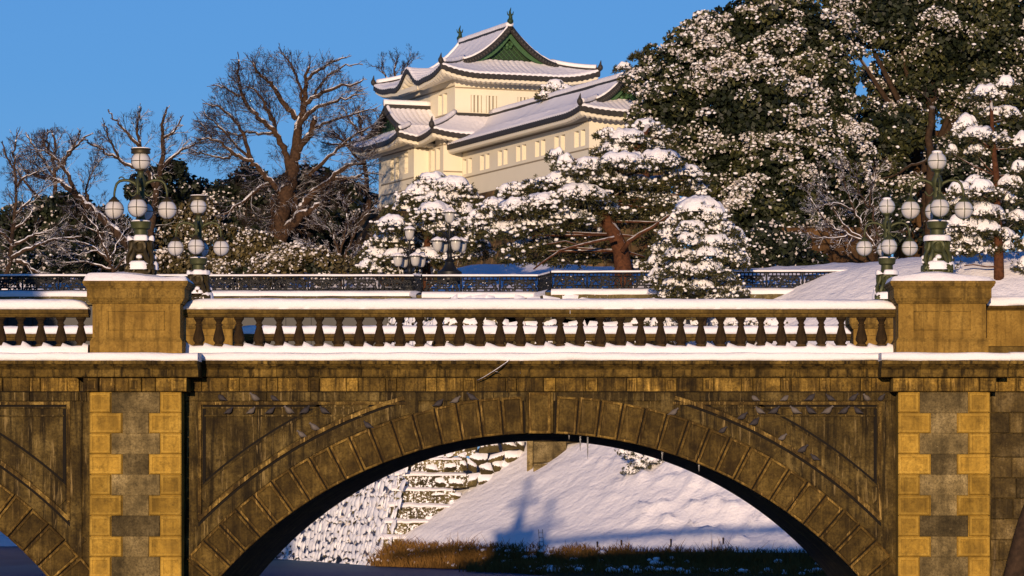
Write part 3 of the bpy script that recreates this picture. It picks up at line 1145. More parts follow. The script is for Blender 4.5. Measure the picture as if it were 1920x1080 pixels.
# pigeons on the curved label moulding and on the arch ring
def on_arc(px, r, cx=1012): return 1612 - sqrt(r * r - (px - cx) ** 2)
for (px, r, dk, lab) in [(566, 909, 0, 'pale pigeon low on the left curved moulding'), (590, 909, 0, 'fluffed pigeon higher on the left curved moulding'),
                         (690, 871, 1, 'dark pigeon on the arch stones left of the crown, lowest of its row'), (823, 871, 1, 'dark pigeon on the arch stones well left of the keystone'),
                         (855, 871, 0, 'pale pigeon on the arch stones left of the keystone'), (885, 871, 1, 'black pigeon on the arch stones near the keystone'),
                         (1263, 871, 0, 'pale pigeon on the arch stones right of the keystone'), (1355, 871, 1, 'dark pigeon low on the arch stones right of the crown'),
                         (1392, 909, 1, 'dark pigeon high on the right curved moulding'), (1415, 909, 1, 'brown pigeon second from the top on the right curved moulding'),
                         (1467, 909, 0, 'pale pigeon halfway down the right curved moulding'), (1505, 909, 1, 'dark pigeon below the pale one on the right curved moulding'),
                         (1527, 909, 1, 'dark pigeon lowest on the right curved moulding')]:
    pigeon(px, on_arc(px, r) + 1.5, dk, random.choice([0, pi]) + random.uniform(-.6, .6), YF - .075, lab)

ici = None
for (px, py, ln, lab) in [(1067, 817, 11, 'short icicle left of the long pair under the arch crown'), (1088, 817, 30, 'long icicle under the arch crown, left of the pair'), (1102, 818, 44, 'longest icicle under the arch crown'),
                          (1242, 842, 20, 'icicle hanging on the arch edge right of the crown'), (1311, 884, 15, 'short icicle on the right arch edge above the lit snow')]:
    L_ = ln * PXM
    r = 794
    zt = 1612 - sqrt(max(0, 800 ** 2 - (px - 1012) ** 2))
    m = MB()
    m.lathe((0, 0, 0), [(.022, .02), (.02, -L_ * .3), (.012, -L_ * .7), (.002, -L_)], 7)
    o = m.build('icicle', 'ice', None, smooth=True)
    o.location = (bx(px), YF + .15, bz(zt) - .0)
    tag(o, lab, 'icicle', 'icicles under the bridge arch')

m = MB()
m.tube([(bx(895), YF - .36, bz(715)), (bx(908), YF - .42, bz(709)), (bx(925), YF - .46, bz(699)), (bx(940), YF - .47, bz(689)), (bx(951), YF - .44, bz(681)), (bx(956), YF - .40, bz(675))], [.010, .016, .02, .02, .018, .012], 6)
m.tube([(bx(925), YF - .46, bz(699)), (bx(932), YF - .47, bz(698)), (bx(938), YF - .47, bz(701))], [.01, .008, .004], 5)
tag(m.build('twig', 'bark_snowy', None, smooth=True), 'bare broken twig hanging over the bridge cornice above the arch', 'twig')
# ================================================================== water, banks, terrain
def smin(a, b, k):
    return -k * np.log(np.exp(-np.asarray(a) / k) + np.exp(-np.asarray(b) / k))

FOOT = np.array([(-8.3, 167.4), (2.68, 152.0), (9.5, 148.4), (20.0, 145.6), (60.0, 137.0)])
def foot_dist(x, y):
    d = None
    for a, b in zip(FOOT[:-1], FOOT[1:]):
        t_ = (b - a) / np.linalg.norm(b - a)
        n_ = np.array([-t_[1], t_[0]])
        s = (x - a[0]) * n_[0] + (y - a[1]) * n_[1]
        d = s if d is None else smin(d, s, 0.9)
    return d
def hill(x, y):
    d = foot_dist(x, y)
    z = 1.0 + 0.72 * d
    top = 14.6 + 0.05 * np.maximum(x - 15, 0) + 0.02 * (y - 160)
    return smin(z, top, 0.9)

def ray_hill(px, py, d0=135.0, d1=240.0):
    for d in np.arange(d0, d1, 0.1):
        p = P(px, py, d)
        if hill(p[0], p[1]) >= p[2]:
            return np.array([p[0], p[1], float(hill(p[0], p[1]))])
    return P(px, py, 160)

def nz(x, y, s, o=0.0): return mnoise.noise((x * s, y * s, o))

# bank surface
def resample(poly, step):
    out = []
    for a, b in zip(poly[:-1], poly[1:]):
        n = max(1, int(np.linalg.norm(b - a) / step))
        for i in range(n): out.append(a + (b - a) * i / n)
    out.append(poly[-1])
    return np.array(out)
fp = resample(FOOT, 0.28)
# soften the corners of the foot line
for _ in range(14):
    fp[1:-1] = (fp[:-2] + 2 * fp[1:-1] + fp[2:]) / 4
T_ = np.concatenate([np.linspace(-0.25, 26, 110), np.linspace(27, 60, 18)])
A = np.zeros((len(fp), len(T_), 3))
for i, p in enumerate(fp):
    for j, t_ in enumerate(T_):
        x = p[0] + t_ * 0.58; y = p[1] + t_ * 0.81
        z = float(hill(x, y))
        if t_ < 26:
            # wind-packed streaks on the left flank, tumbled lumps on the front
            k = min(1, max(0, (x - 1.5 + (y - 152) * .16) / 3.0))
            st_ = mnoise.noise(((x * .8 + z * .25) * .55, (z - .62 * x) * 2.3, 2.0))
            lump = max(0, mnoise.noise((x * 1.6, y * 1.1, z * 1.6)) - .02) * .55 + .12 * mnoise.noise((x * .5, y * .5, 4)) + .34 * max(0, mnoise.noise((x * 3.3, y * 2.6, z * 3.3 + 9)) - .15)
            k *= float(np.clip((9.5 - z) / 3.0, .12, 1))
            z += (1 - k) * (.085 * st_ + .07 * mnoise.noise((x * .35, y * .35, 1))) + k * lump
            z += .12 * exp(-((t_ - .8) / .5) ** 2)
        A[i, j] = (x, y, z)
mb = MB(); mb.grid(A)
tag(mb.build('snow_bank', 'snow_slope', None, smooth=True), kind='structure')

# moat ice
mb = MB(); mb.quad((-400, -40, 0), (400, -40, 0), (400, 700, 0), (-400, 700, 0))
tag(mb.build('moat_water', 'moat_ice', None), kind='structure')
# base ground reaching the horizon
mb = MB(); mb.quad((-4000, -300, -1.1), (4000, -300, -1.1), (4000, 5500, -1.1), (-4000, 5500, -1.1))
tag(mb.build('ground', 'snow', None), kind='structure')

# earth bank below the snow, where the reeds stand
mb = MB()
A = np.zeros((len(fp), 6, 3))
for i, p in enumerate(fp):
    for j, (o, z) in enumerate([(-1.5 - 4.5 * float(np.clip((p[0] + 3) / 5, 0, 1)), -.15), (-1.0 - 3.2 * float(np.clip((p[0] + 3) / 5, 0, 1)), .15), (-.6, .35), (-.2, .75), (.1, .98), (.6, .9)]):
        A[i, j] = (p[0] + o * .58, p[1] + o * .81, z + (.08 * nz(p[0], p[1], 1.2, j) if 0 < j < 4 else 0))
mb.grid(A)
tag(mb.build('shore', 'earth', None, smooth=True), kind='structure')

# dry reeds along the foot of the bank
def reeds(n, name):
    pts = []
    V = []; Fq = []
    for k in range(n):
        i = int(RNG.integers(0, len(fp) - 90)); p = fp[i]
        o = RNG.uniform(-1.35, .12)
        if p[0] > -2 and RNG.random() < .5: o = RNG.uniform(-4.6, -.5)
        x = p[0] + o * .58 + RNG.normal(0, .15); y = p[1] + o * .81
        z = max(0.08, .95 + o * .75)
        h = RNG.uniform(.15, .55) * (1.0 if RNG.random() > .05 else 1.9) * (1 + .7 * mnoise.noise((x * .7, y * .7, 0)))
        if o > -.35: h *= .55
        lean = RNG.normal(0, .45, 2)
        w_ = RNG.uniform(.008, .02)
        b = len(V)
        V += [(x - w_, y, z - .05), (x + w_, y, z - .05), (x + lean[0] * h * .5 + w_ * .8, y + lean[1] * h * .5, z + h * .6), (x + lean[0] * h * .5 - w_ * .8, y + lean[1] * h * .5, z + h * .6),
              (x + lean[0] * h * 1.3, y + lean[1] * h, z + h)]
        Fq.append((b, b + 1, b + 2, b + 3)); Fq.append((b + 3, b + 2, b + 4, b + 4))
    V = np.array(V); Fq = np.array(Fq)
    q = Fq[0::2]; t3 = Fq[1::2][:, :3]
    SV, SF = [], []
    for k in range(420):
        i = int(RNG.integers(0, len(fp) - 90)); p = fp[i]; o = RNG.uniform(-1.3, -.1) if p[0] < 0 else RNG.uniform(-4.2, -.3)
        c = (p[0] + o * .58, p[1] + o * .81, max(.1, .95 + o * .75) + RNG.uniform(.05, .25)); r = RNG.uniform(.04, .17) * (1.3 if p[0] > 0 else 1)
        tmp = MB().sphere(c, r, 8, 6, sz=.55, warp=lambda q: q * (1 + .3 * mnoise.noise((q[0] * 9 + i, q[1] * 9, q[2] * 9))))
        SF.append(np.array(tmp.f) + sum(len(v) for v in SV)); SV.append(np.array(tmp.v))
    n0 = len(V)
    V = np.concatenate([V] + SV)
    return fast_mesh(name, V, [(q, 0, False), (t3, 0, False), (np.concatenate(SF) + n0, 1, True)], ['dry_reed', 'snow'])
o = reeds(36000, 'dry_reeds')
tag(o, 'dry brown reeds and grass along the foot of the snowy bank', 'reeds', kind='stuff')

# ---------------------------------------------------------------- castle hill terrain
def sstep(a, b, x):
    t_ = np.clip((x - a) / (b - a), 0, 1)
    return t_ * t_ * (3 - 2 * t_)
def ground(x, y):
    right = sstep(-9.5, -6.0, x)                       # terrace behind the iron railing
    zr = 12.9 + 1.0 * sstep(176, 190, y) + 3.2 * sstep(188, 214, y) + 2.0 * sstep(214, 260, y)
    zl = -1.0 + 12.0 * sstep(222, 236, y) + 7.5 * sstep(228, 246, y) + 5 * sstep(250, 300, y)
    # castle mound rises on the left of the terrace too
    m = sstep(-20, -10, x) * sstep(186, 206, y)
    zl2 = zl * (1 - m) + np.maximum(zl, 14.5 + 2.0 * sstep(205, 235, y)) * m
    return zl2 * (1 - right) + zr * right
xs = np.concatenate([np.linspace(-160, -42, 18), np.linspace(-40, 45, 110), np.linspace(48, 170, 18)])
ys = np.concatenate([np.linspace(169.6, 262, 110), np.linspace(268, 420, 14)])
A = np.zeros((len(xs), len(ys), 3))
for i, x in enumerate(xs):
    for j, y in enumerate(ys):
        y2 = y + 2.4 * max(0, 1 - (y - 169.6) / 4.0) if x < 60 else y
        A[i, j] = (x, y2, float(ground(x, y2)) + .25 * nz(x, y2, .25) + .1 * nz(x, y2, .9))
mb = MB(); mb.grid(A)
tag(mb.build('castle_hill', 'snow_slope', None, smooth=True), kind='structure')
def on_ground(px, d):
    x = (px - PX) / F * d
    return np.array([x, d, float(ground(x, d))])

# ---------------------------------------------------------------- ishigaki retaining wall above the moat
def rubble_face(m, A_, B_, H, n_out, seed, hmin=.45, hmax=.8, wmin=.5, wmax=1.1, bulge=.16, bat=.26, skip=0.0, ledge=None, a_from=0.0, a_to=None):
    rnd = random.Random(seed)
    A_ = np.array(A_, float); B_ = np.array(B_, float)
    L_ = np.linalg.norm(B_ - A_); t_ = (B_ - A_) / L_
    n_out = np.array(n_out, float); n_out /= np.linalg.norm(n_out)
    def pos(a, b, o):
        return A_ + t_ * a + np.array([0, 0, b]) - n_out * (bat * b * (1 - .012 * b)) + n_out * o
    b = 0.0
    a_to = L_ if a_to is None else a_to
    while b < H:
        h = rnd.uniform(hmin, hmax)
        a = a_from - rnd.uniform(0, .5)
        while a < a_to:
            wd = rnd.uniform(wmin, wmax)
            jit = [(rnd.uniform(-.16, .16), rnd.uniform(-.15, .15)) for _ in range(4)]; sh = rnd.uniform(-.09, .09)
            n = 5
            G = np.zeros((n, n, 3))
            sd = rnd.uniform(0, 99)
            for i in range(n):
                for j in range(n):
                    u, v = i / (n - 1), j / (n - 1)
                    ja = (jit[0][0] * (1 - u) * (1 - v) + jit[1][0] * u * (1 - v) + jit[2][0] * u * v + jit[3][0] * (1 - u) * v)
                    jb = (jit[0][1] * (1 - u) * (1 - v) + jit[1][1] * u * (1 - v) + jit[2][1] * u * v + jit[3][1] * (1 - u) * v)
                    e = (1 - abs(2 * u - 1) ** 3.5) * (1 - abs(2 * v - 1) ** 3.5)
                    o = bulge * (e - .55) + .06 * mnoise.noise((u * 2.3 + sd, v * 2.3, sd)) + (rnd.uniform(-.015, .015))
                    G[i, j] = pos(a + .02 + (wd - .04) * u + ja, b + .02 + (h - .04) * v + jb + sh, o)
            m.grid(G)
            a += wd
        b += h
    return pos

K0 = np.array([-8.75, 167.0, -0.15])
KL = K0 + np.array([-6.2, 17.0, 0]) * 2.6
KR = K0 + np.array([34.0, 3.2, 0])
nL = np.array([-17.0, -6.2, 0]); nR = np.array([3.2, -34.0, 0])
stone_wall = thing('moat_stone_wall', K0, 'high battered rubble stone wall with snow in its joints rising from the moat under the arch', 'stone wall')
m = MB()
rubble_face(m, K0, KL, 12.6, nL, 3, bulge=.085, hmin=.27, hmax=.5, wmin=.3, wmax=.75)
m.build('left_face', 'plastered_wall', stone_wall, smooth=True)
m = MB()
rubble_face(m, K0 + np.array([0, 0, 0]), KR, 12.6, nR, 5, a_from=2.6, bulge=.30, hmin=.4, hmax=.75, wmin=.45, wmax=1.0)
m.build('right_face', 'wall_stone', stone_wall, smooth=True)
# long dressed corner stones, stepped back course by course with snow on each ledge
cs = MB(); sn = MB()
tR = (KR - K0) / np.linalg.norm(KR - K0); tL = (KL - K0) / np.linalg.norm(KL - K0)
nLu = nL / np.linalg.norm(nL); nRu = nR / np.linalg.norm(nR)
b = 0.0; i = 0
while b < 12.2:
    h = random.uniform(.72, .86)
    ln = 2.9 + (0.7 if i % 2 else 0) + random.uniform(-.2, .2); ll = .5
    inset = -(nLu + nRu) * (.26 * b * (1 - .012 * b)) * .92
    c0 = K0 + inset + np.array([0, 0, b]) + (nLu + nRu) * .12
    v = [c0, c0 + tR * ln, c0 + tR * ln + tL * 1.2, c0 + tL * ll + tR * .0]
    top_in = -(nRu * .06 + nLu * .05)
    segs = 3
    for q in range(segs):
        a0, a1 = ln * q / segs + .015, ln * (q + 1) / segs - .015
        jy = random.uniform(-.05, .03)
        p = [c0 + tR * a0 + nRu * jy, c0 + tR * a1 + nRu * jy, c0 + tR * a1 - nRu * .9, c0 + tR * a0 - nRu * .9]
        up = np.array([0, 0, h - .14])
        cs.add([*p, *[k_ + up + top_in for k_ in p]], [(0, 1, 5, 4), (1, 2, 6, 5), (2, 3, 7, 6), (3, 0, 4, 7), (4, 5, 6, 7)])
    # snow ledge
    n = 16
    G = np.zeros((n, 5, 3))
    for q in range(n):
        for j in range(5):
            o = [(.06, -.02), (.08, .05), (-.02, .13), (-.16, .22), (-.4, .26)][j]
            G[q, j] = c0 + tR * (ln * (q / (n - 1)) - .08) + nRu * (o[0] + .05 * mnoise.noise((q * .5, b, j))) + np.array([0, 0, h - .16 + o[1] * (1 - .55 * q / n) + .05 * mnoise.noise((q * .6, b, 5))])
    sn.grid(G)
    b += h; i += 1
cs.build('corner_stones', 'corner_stone', stone_wall)
sn.build('snow', 'snow', stone_wall, smooth=True)
# flat dressed end block seen right under the crown of the arch
m = MB()
for k, (p0, p1, q0, q1) in enumerate([(1000, 1062, 828, 868), (1000, 1062, 790, 827), (1000, 1050, 869, 900), (1063, 1120, 790, 830)]):
    a = P(p0, q1, 166.6); b_ = P(p1, q0, 166.6)
    m.block(a[0], b_[0], a[2], b_[2], 169.0, 166.5 - .05 * k, .03)
a = P(988, 905, 166.9); b_ = P(999, 770, 166.9)
m.box(a[0], b_[0], 166.8, 169, a[2], b_[2])
m.build('end_block', 'filler_stone', stone_wall)

# ================================================================== iron railing and iron bridge
def seg_frame(A_, B_):
    A_ = np.array(A_, float); B_ = np.array(B_, float)
    L_ = np.linalg.norm(B_ - A_)
    return A_, (B_ - A_) / L_, L_
def railing(name, label, A_, B_, h=.93, snowbase=.22, curb=True, base_drop=.0):
    A_, t_, L_ = seg_frame(A_, B_)
    root = thing(name, A_, label, 'railing', 'black iron railings above the moat')
    nrm = np.array([t_[1], -t_[0], 0]);
    if nrm[1] > 0: nrm = -nrm
    up = np.array([0, 0, 1.0])
    at = lambda a, z, o=0.0: A_ + t_ * a + up * z + nrm * o
    npan = max(1, round(L_ / 1.75))
    pw = L_ / npan
    top = MB(); pan = MB(); sn = MB()
    top.tube([at(0, h), at(L_, h)], .045, 8)
    for k in range(npan + 1):
        a = k * pw
        post = MB()
        pts = [at(a, 0), at(a, h * .2), at(a, h * .22), at(a, h * .85), at(a, h * .88), at(a, h + .03)]
        post.tube(pts, [.07, .07, .05, .05, .065, .065], 8)
        post.sphere(at(a, h + .04), .07, 8, 6)
        post.sphere(at(a, h * .45, .04), .07, 8, 6)
        post.build('post', 'black_iron', root, smooth=True)
    for k in range(npan):
        a0 = k * pw
        S = lambda u, z: at(a0 + pw * u, z * h)
        r = .04
        for z in (.12, .30, .80): pan.tube([S(.04, z), S(.96, z)], r, 4)
        def spiral(u, z, R0, turns, ph, sg=1):
            pts = []
            for q in range(int(14 * turns) + 1):
                an = ph + sg * q / 14 * 2 * pi
                rr = R0 * (1 - .72 * q / (14 * turns))
                pts.append(at(a0 + pw * u + rr * cos(an), z * h + rr * sin(an)))
            pan.tube(pts, r, 4)
        for sg, u0 in ((1, 0), (-1, 1)):
            U = lambda q: q if sg > 0 else 1 - q
            spiral(U(.16), .58, .155, 1.5, 0 if sg > 0 else pi, sg)
            spiral(U(.33), .52, .145, 1.4, pi if sg > 0 else 0, -sg)
            spiral(U(.13), .38, .08, 1.3, 1.0, sg); spiral(U(.25), .72, .08, 1.3, 2, -sg)
            spiral(U(.42), .70, .085, 1.3, .5, sg); spiral(U(.43), .38, .085, 1.3, 3.5, -sg)
            spiral(U(.09), .20, .08, 1.4, 0, sg); spiral(U(.22), .20, .08, 1.4, pi, -sg); spiral(U(.36), .20, .08, 1.4, 0, sg)
        spiral(.5, .55, .12, 1.0, 0)
        spiral(.5, .55, .20, 1.0, 0)
        for q in range(9): pan.tube([S(.06 + .11 * q, .80), S(.06 + .11 * q, .95)], r * .8, 4)
    top.build('top_rail', 'black_iron', root, smooth=True)
    pan.build('panel', 'black_iron', root, smooth=True)
    n = int(L_ * 3)
    G = np.zeros((n + 1, 7, 3))
    for i in range(n + 1):
        for j in range(7):
            o, z = [(.07, .03), (.085, .06), (.07, .10), (.02, .125), (-.04, .12), (-.08, .08), (-.07, .03)][j]
            q = .012 * mnoise.noise((i * .35, j * .5, A_[0]))
            G[i, j] = at(L_ * i / n, h + z + q, o + q)
    sn.grid(G)
    # snow caught in knots of the ironwork
    for k in range(int(L_ * 3.5)):
        sn.sphere(at(random.uniform(0, L_), random.choice([.14, .32, .5, .62, .82]) * h + random.uniform(-.03, .05), random.uniform(.0, .03)), random.uniform(.012, .035), 6, 5, sz=.7)
    G = np.zeros((n + 1, 6, 3))
    for i in range(n + 1):
        for j in range(6):
            o, z = [(.30, -.22), (.33, -.12), (.30, -.03), (.18, .05), (0, .09), (-.2, .06)][j]
            q = .03 * mnoise.noise((i * .3, j * .5, A_[0] + 5))
            G[i, j] = at(L_ * i / n, z * (snowbase / .22) + q + .02, o)
    sn.grid(G)
    sn.build('snow', 'snow', root, smooth=True)
    if curb:
        c = MB()
        v = []
        for (a, o, z) in ((0, .29, -.5), (L_, .29, -.5), (L_, -.3, -.5), (0, -.3, -.5), (0, .29, -.06), (L_, .29, -.06), (L_, -.3, -.06), (0, -.3, -.06)):
            v.append(at(a, z, o))
        c.add(v, [(0, 3, 2, 1), (4, 5, 6, 7), (0, 1, 5, 4), (1, 2, 6, 5), (2, 3, 7, 6), (3, 0, 4, 7)])
        c.build('curb', 'corner_stone', root)
    return root
J0 = P(-160, 549, 174.5); J1 = P(777, 549, 176.2); J2 = P(792, 551, 174.2); J3 = P(1010, 551, 173.8); J4 = P(1034, 545.5, 171.2); J5 = P(1640, 543.5, 170.2)
railing('iron_railing', 'long black iron scroll railing with snowy top rail along the iron bridge at left', J0, J1, .80, .22)
railing('iron_railing', 'short return of the iron railing left of the tall twin lamps', J1, J2, .84)
railing('iron_railing', 'black iron railing below the hooded lamps, facing the stone bridge', J2, J3, .84)
railing('iron_railing', 'short slanting return of the iron railing in front of the big pine', J3, J4, .84)
railing('iron_railing', 'black iron scroll railing on the right, running behind the small snowy pine', J4, J5, .86)

ib = thing('iron_bridge', P(300, 560, 180), 'dark iron bridge deck carrying the railing over the moat, seen through the balusters', 'bridge')
x0, x1 = P(-420, 560, 175)[0], P(770, 560, 175)[0]
zt = J0[2] - .12
m = MB(); m.box(x0, x1, 174.9, 187.2, zt - .45, zt - .05); m.build('deck', 'corner_stone', ib)
m = MB(); m.box(x0, x1, 186.4, 186.75, zt - 2.6, zt - .46); m.build('girder', 'black_iron', ib)
m = MB(); m.box(x0, x1, 175.3, 175.65, zt - 2.6, zt - .46)
for k in range(26):
    xx = x0 + (x1 - x0) * k / 25
    m.box(xx - .08, xx + .08, 175.18, 175.32, zt - 2.55, zt - .5)
m.build('girder', 'black_iron', ib)
m = MB()
n = 40; G = np.zeros((n + 1, 8, 3))
for i in range(n + 1):
    for j in range(8):
        G[i, j] = (x0 + (x1 - x0) * i / n, 174.95 + 12.2 * j / 7, zt - .01 + .03 * nz(i, j, .7))
m.grid(G); m.build('snow', 'snow', ib, smooth=True)
railing('iron_railing', 'far black iron railing behind the iron bridge deck', J0 + np.array([0, 12.4, 0]), J1 + np.array([-.2, 11.0, 0]), .80)

# hooded lamps of the iron bridge
def hooded_lamp(base, label):
    x, y, z = base
    root = thing('hooded_lamp', base, label, 'street lamp', 'hooded bowl lamps of the iron bridge')
    b = MB()
    b.lathe((x, y, z), [(.62, -.6), (.62, 0), (.55, .04), (.42, .12), (.30, .26), (.22, .42), (.20, .5), (.26, .55), (.20, .62), (.13, .70), (.12, .95), (.17, 1.0), (.10, 1.1), (.08, 1.5), (.15, 1.6), (.10, 1.72), (.06, 1.9), (.05, 2.35), (.10, 2.42)], 14)
    b.build('lamp_post', 'black_iron', root, smooth=True, angle=50)
    hs = []
    for k in range(4):
        a = k * pi / 2 + .5
        d = np.array([cos(a), sin(a), 0])
        ar = MB()
        rr = [.06, .25, .45, .62, .68, .68]; zz = [1.55, 1.85, 2.02, 2.0, 1.9, 1.78]
        ar.tube([np.array([x, y, z + q]) + d * r for r, q in zip(rr, zz)], [.05, .045, .04, .035, .03, .03], 6)
        ar.tube([np.array([x, y, z + 1.62]) + d * (.2 + .1 * cos(q * .6)) + np.array([0, 0, .12 * sin(q * .6)]) for q in range(10)], .03, 5)
        ar.build('lamp_arm', 'black_iron', root, smooth=True)
        hs.append(np.array([x, y, z + 1.28]) + d * .68)
    hs.append(np.array([x, y, z + 2.72]))
    for c3 in hs:
        g = MB()
        g.lathe(c3, [(.05, -.27), (.14, -.25), (.20, -.14), (.235, 0), (.25, .13), (.25, .20)], 18)
        gb = g.build('bowl', 'bowl_glass', root, smooth=True, angle=60)
        hd = MB()
        n = 24
        v = []; f = []
        for q, (r, zz) in enumerate([(.24, .2), (.33, .20), (.36, .23), (.30, .29), (.16, .36), (.05, .42)]):
            for k in range(n):
                a = 2 * pi * k / n
                sc = 1 + (.09 if k % 2 else -.03) * (1 if q in (1, 2) else 0)
                v.append(c3 + np.array([r * sc * cos(a), r * sc * sin(a), zz]))
        for q in range(5):
            for k in range(n): f.append((q * n + k, q * n + (k + 1) % n, (q + 1) * n + (k + 1) % n, (q + 1) * n + k))
        hd.add(v, f)
        hd.build('lamp_hood', 'lamp_metal', gb, smooth=True)
        s = MB(); s.lathe(c3, [(.30, .245), (.33, .26), (.30, .32), (.17, .40), (.05, .46), (.01, .47)], 14)
        s.build('snow', 'snow', gb, smooth=True)
    return root
hooded_lamp(P(843, 510, 176.5), 'hooded bowl lamp before the snowy pine, taller right one of the pair')
hooded_lamp(P(768, 536, 187.0), 'hooded bowl lamp half hidden by the railing, lower left of the pair')

# big squared stones of the gate walls at right
def block_wall(name, label, px0, px1, py0, py1, d, rows, seed, depth=1.5, coping=True):
    rnd = random.Random(seed)
    a = P(px0, py1, d); b_ = P(px1, py0, d)
    root = thing(name, ((a[0] + b_[0]) / 2, d, a[2]), label, 'stone wall')
    m = MB()
    z = a[2]; H = b_[2] - a[2]
    for r in range(rows):
        h = H / rows * rnd.uniform(.85, 1.12)
        x = a[0] - rnd.uniform(0, .4)
        while x < b_[0]:
            wd = rnd.uniform(.7, 1.7)
            m.block(x + .01, x + wd - .01, z + .01, z + h - .01, d + depth, d + rnd.uniform(0, .1) + .1 * r, .06)
            x += wd
        z += h
    m.build('stones', 'block_stone', root)
    return root
block_wall('gate_stone_wall', 'brown wall of big squared stones behind the railing, left of the snowy bank', 1478, 1640, 425, 560, 186, 4, 3)
block_wall('gate_stone_wall', 'tall brown stone wall in the shade behind the right globe lamps', 1690, 1850, 225, 520, 203, 9, 8)
# ================================================================== castle turret
OU = np.array([.93, .37]); OV = np.array([.37, -.93]); O0 = np.array([-7.6, 240.0])
def L(u, v, z):
    p = O0 + OU * u + OV * v
    return (p[0], p[1], z + ZC)
castle = thing('castle_turret', L(0, 0, 19), 'cream two storey castle turret with snowy curved roofs, green gable and long side gallery', 'castle')

def wall_face(name, a, b, z0, z1, openings, depth=.36, bars=0, mat='castle_plaster', lines=()):
    """wall from local point a to b (u,v), outward on the right of a->b when seen from above... openings: (s0,s1,h0,h1)"""
    a = np.array(a, float); b = np.array(b, float)
    L_ = np.linalg.norm(b - a); t_ = (b - a) / L_
    inn = np.array([-t_[1], t_[0]])          # inward
    if NIN is not None:
        c = np.array(NIN) - (a + b) / 2
        if np.dot(c, inn) < 0: inn = -inn
    def pt(s, z, o=0.0):
        q = a + t_ * s + inn * o
        return L(q[0], q[1], z)
    m = MB(); wn = MB()
    ss = sorted(set([0, L_] + [k for o in openings for k in o[:2]]))
    hs = sorted(set([z0, z1] + [k for o in openings for k in o[2:4]]))
    def inside(s, h):
        return any(o[0] < s < o[1] and o[2] < h < o[3] for o in openings)
    for s0, s1 in zip(ss[:-1], ss[1:]):
        for h0, h1 in zip(hs[:-1], hs[1:]):
            if not inside((s0 + s1) / 2, (h0 + h1) / 2):
                m.quad(pt(s0, h0), pt(s1, h0), pt(s1, h1), pt(s0, h1))
    for ln in lines:
        m.add([pt(0, ln, -.03), pt(L_, ln, -.03), pt(L_, ln + .09, -.03), pt(0, ln + .09, -.03), pt(0, ln, 0), pt(L_, ln, 0), pt(L_, ln + .09, 0), pt(0, ln + .09, 0)],
              [(0, 1, 2, 3), (0, 1, 5, 4), (3, 2, 6, 7)], 1)
    wo = m.build(name, [mat, 'castle_line'], castle, recalc=False)
    for (s0, s1, h0, h1) in openings:
        q = MB()
        q.quad(pt(s0, h0, depth), pt(s1, h0, depth), pt(s1, h1, depth), pt(s0, h1, depth))
        q.quad(pt(s0, h0), pt(s0, h0, depth), pt(s0, h1, depth), pt(s0, h1))
        q.quad(pt(s1, h0), pt(s1, h0, depth), pt(s1, h1, depth), pt(s1, h1))
        q.quad(pt(s0, h0), pt(s1, h0), pt(s1, h0, depth), pt(s0, h0, depth))
        q.quad(pt(s0, h1), pt(s1, h1), pt(s1, h1, depth), pt(s0, h1, depth))
        q.build('window', 'castle_plaster', wo, recalc=False)
        if bars:
            g = MB()
            for k in range(bars):
                sc = s0 + (s1 - s0) * (k + .5) / bars
                wd = (s1 - s0) / bars * .29
                v = [pt(sc - wd, h0, .04), pt(sc + wd, h0, .04), pt(sc + wd, h1, .04), pt(sc - wd, h1, .04), pt(sc - wd, h0, .2), pt(sc + wd, h0, .2), pt(sc + wd, h1, .2), pt(sc - wd, h1, .2)]
                g.add(v, [(0, 1, 2, 3), (0, 4, 7, 3), (1, 5, 6, 2)])
            g.build('bars', 'castle_plaster', wo, recalc=False)
    return wo

def pairs(cs, w_=.62, gap=.30, h0=0, h1=1):
    out = []
    for c in cs:
        out += [(c - gap / 2 - w_, c - gap / 2, h0, h1), (c + gap / 2, c + gap / 2 + w_, h0, h1)]
    return out

# upper storey
W_, DV = 8.4, 11.0
NIN = (4.2, -5.5)
wall_face('upper_wall', (0, 0), (W_, 0), 24.6, 28.0, [(1.35, 1.95, 26.05, 27.1 + .12), (2.05, 2.1 + .0, 26.05, 26.06)][:0] + [(1.15, 1.95, 25.55, 26.72), (2.25, 3.05, 25.55, 26.72), (4.55, 5.35, 25.55, 26.72), (5.65, 6.45, 25.55, 26.72)], bars=3, lines=(27.15,))
wall_face('upper_wall', (0, 0), (0, -DV), 24.6, 28.0, pairs([2.5, 8.5], .75, .3, 25.6, 27.0), lines=(27.25, 25.45))
wall_face('upper_wall', (W_, 0), (W_, -DV), 24.6, 28.0, [])
wall_face('upper_wall', (0, -DV), (W_, -DV), 24.6, 28.0, [])
# lower storey: main body and the projecting bay
NIN = (4.2, -5.5)
Z0 = 19.55
wall_face('lower_wall', (-1.3, 1.3), (9.7, 1.3), Z0, 24.0, [], lines=(23.1, 21.3))
wall_face('lower_wall', (-1.3, 1.3), (-1.3, -12.3), Z0, 24.0, pairs([1.6], .75, .3, 21.55, 23.0), lines=(23.1,))
wall_face('lower_wall', (9.7, 1.3), (9.7, -12.3), Z0, 24.0, [])
wall_face('lower_wall', (-1.3, -12.3), (9.7, -12.3), Z0, 24.0, [])
wall_face('bay_wall', (-2.35, -1.7), (-1.3, -1.7), Z0, 23.8, [], lines=(23.1, 20.35))
wall_face('bay_wall', (-2.35, -1.7), (-2.35, -8.6), Z0, 23.8, [(1.2, 1.95, 21.55, 23.0), (3.1, 3.85, 21.3, 22.85), (4.2, 4.95, 21.3, 22.85)], lines=(23.1, 21.1, 20.35))
wall_face('bay_wall', (-2.35, -8.6), (-1.3, -8.6), Z0, 23.8, [])
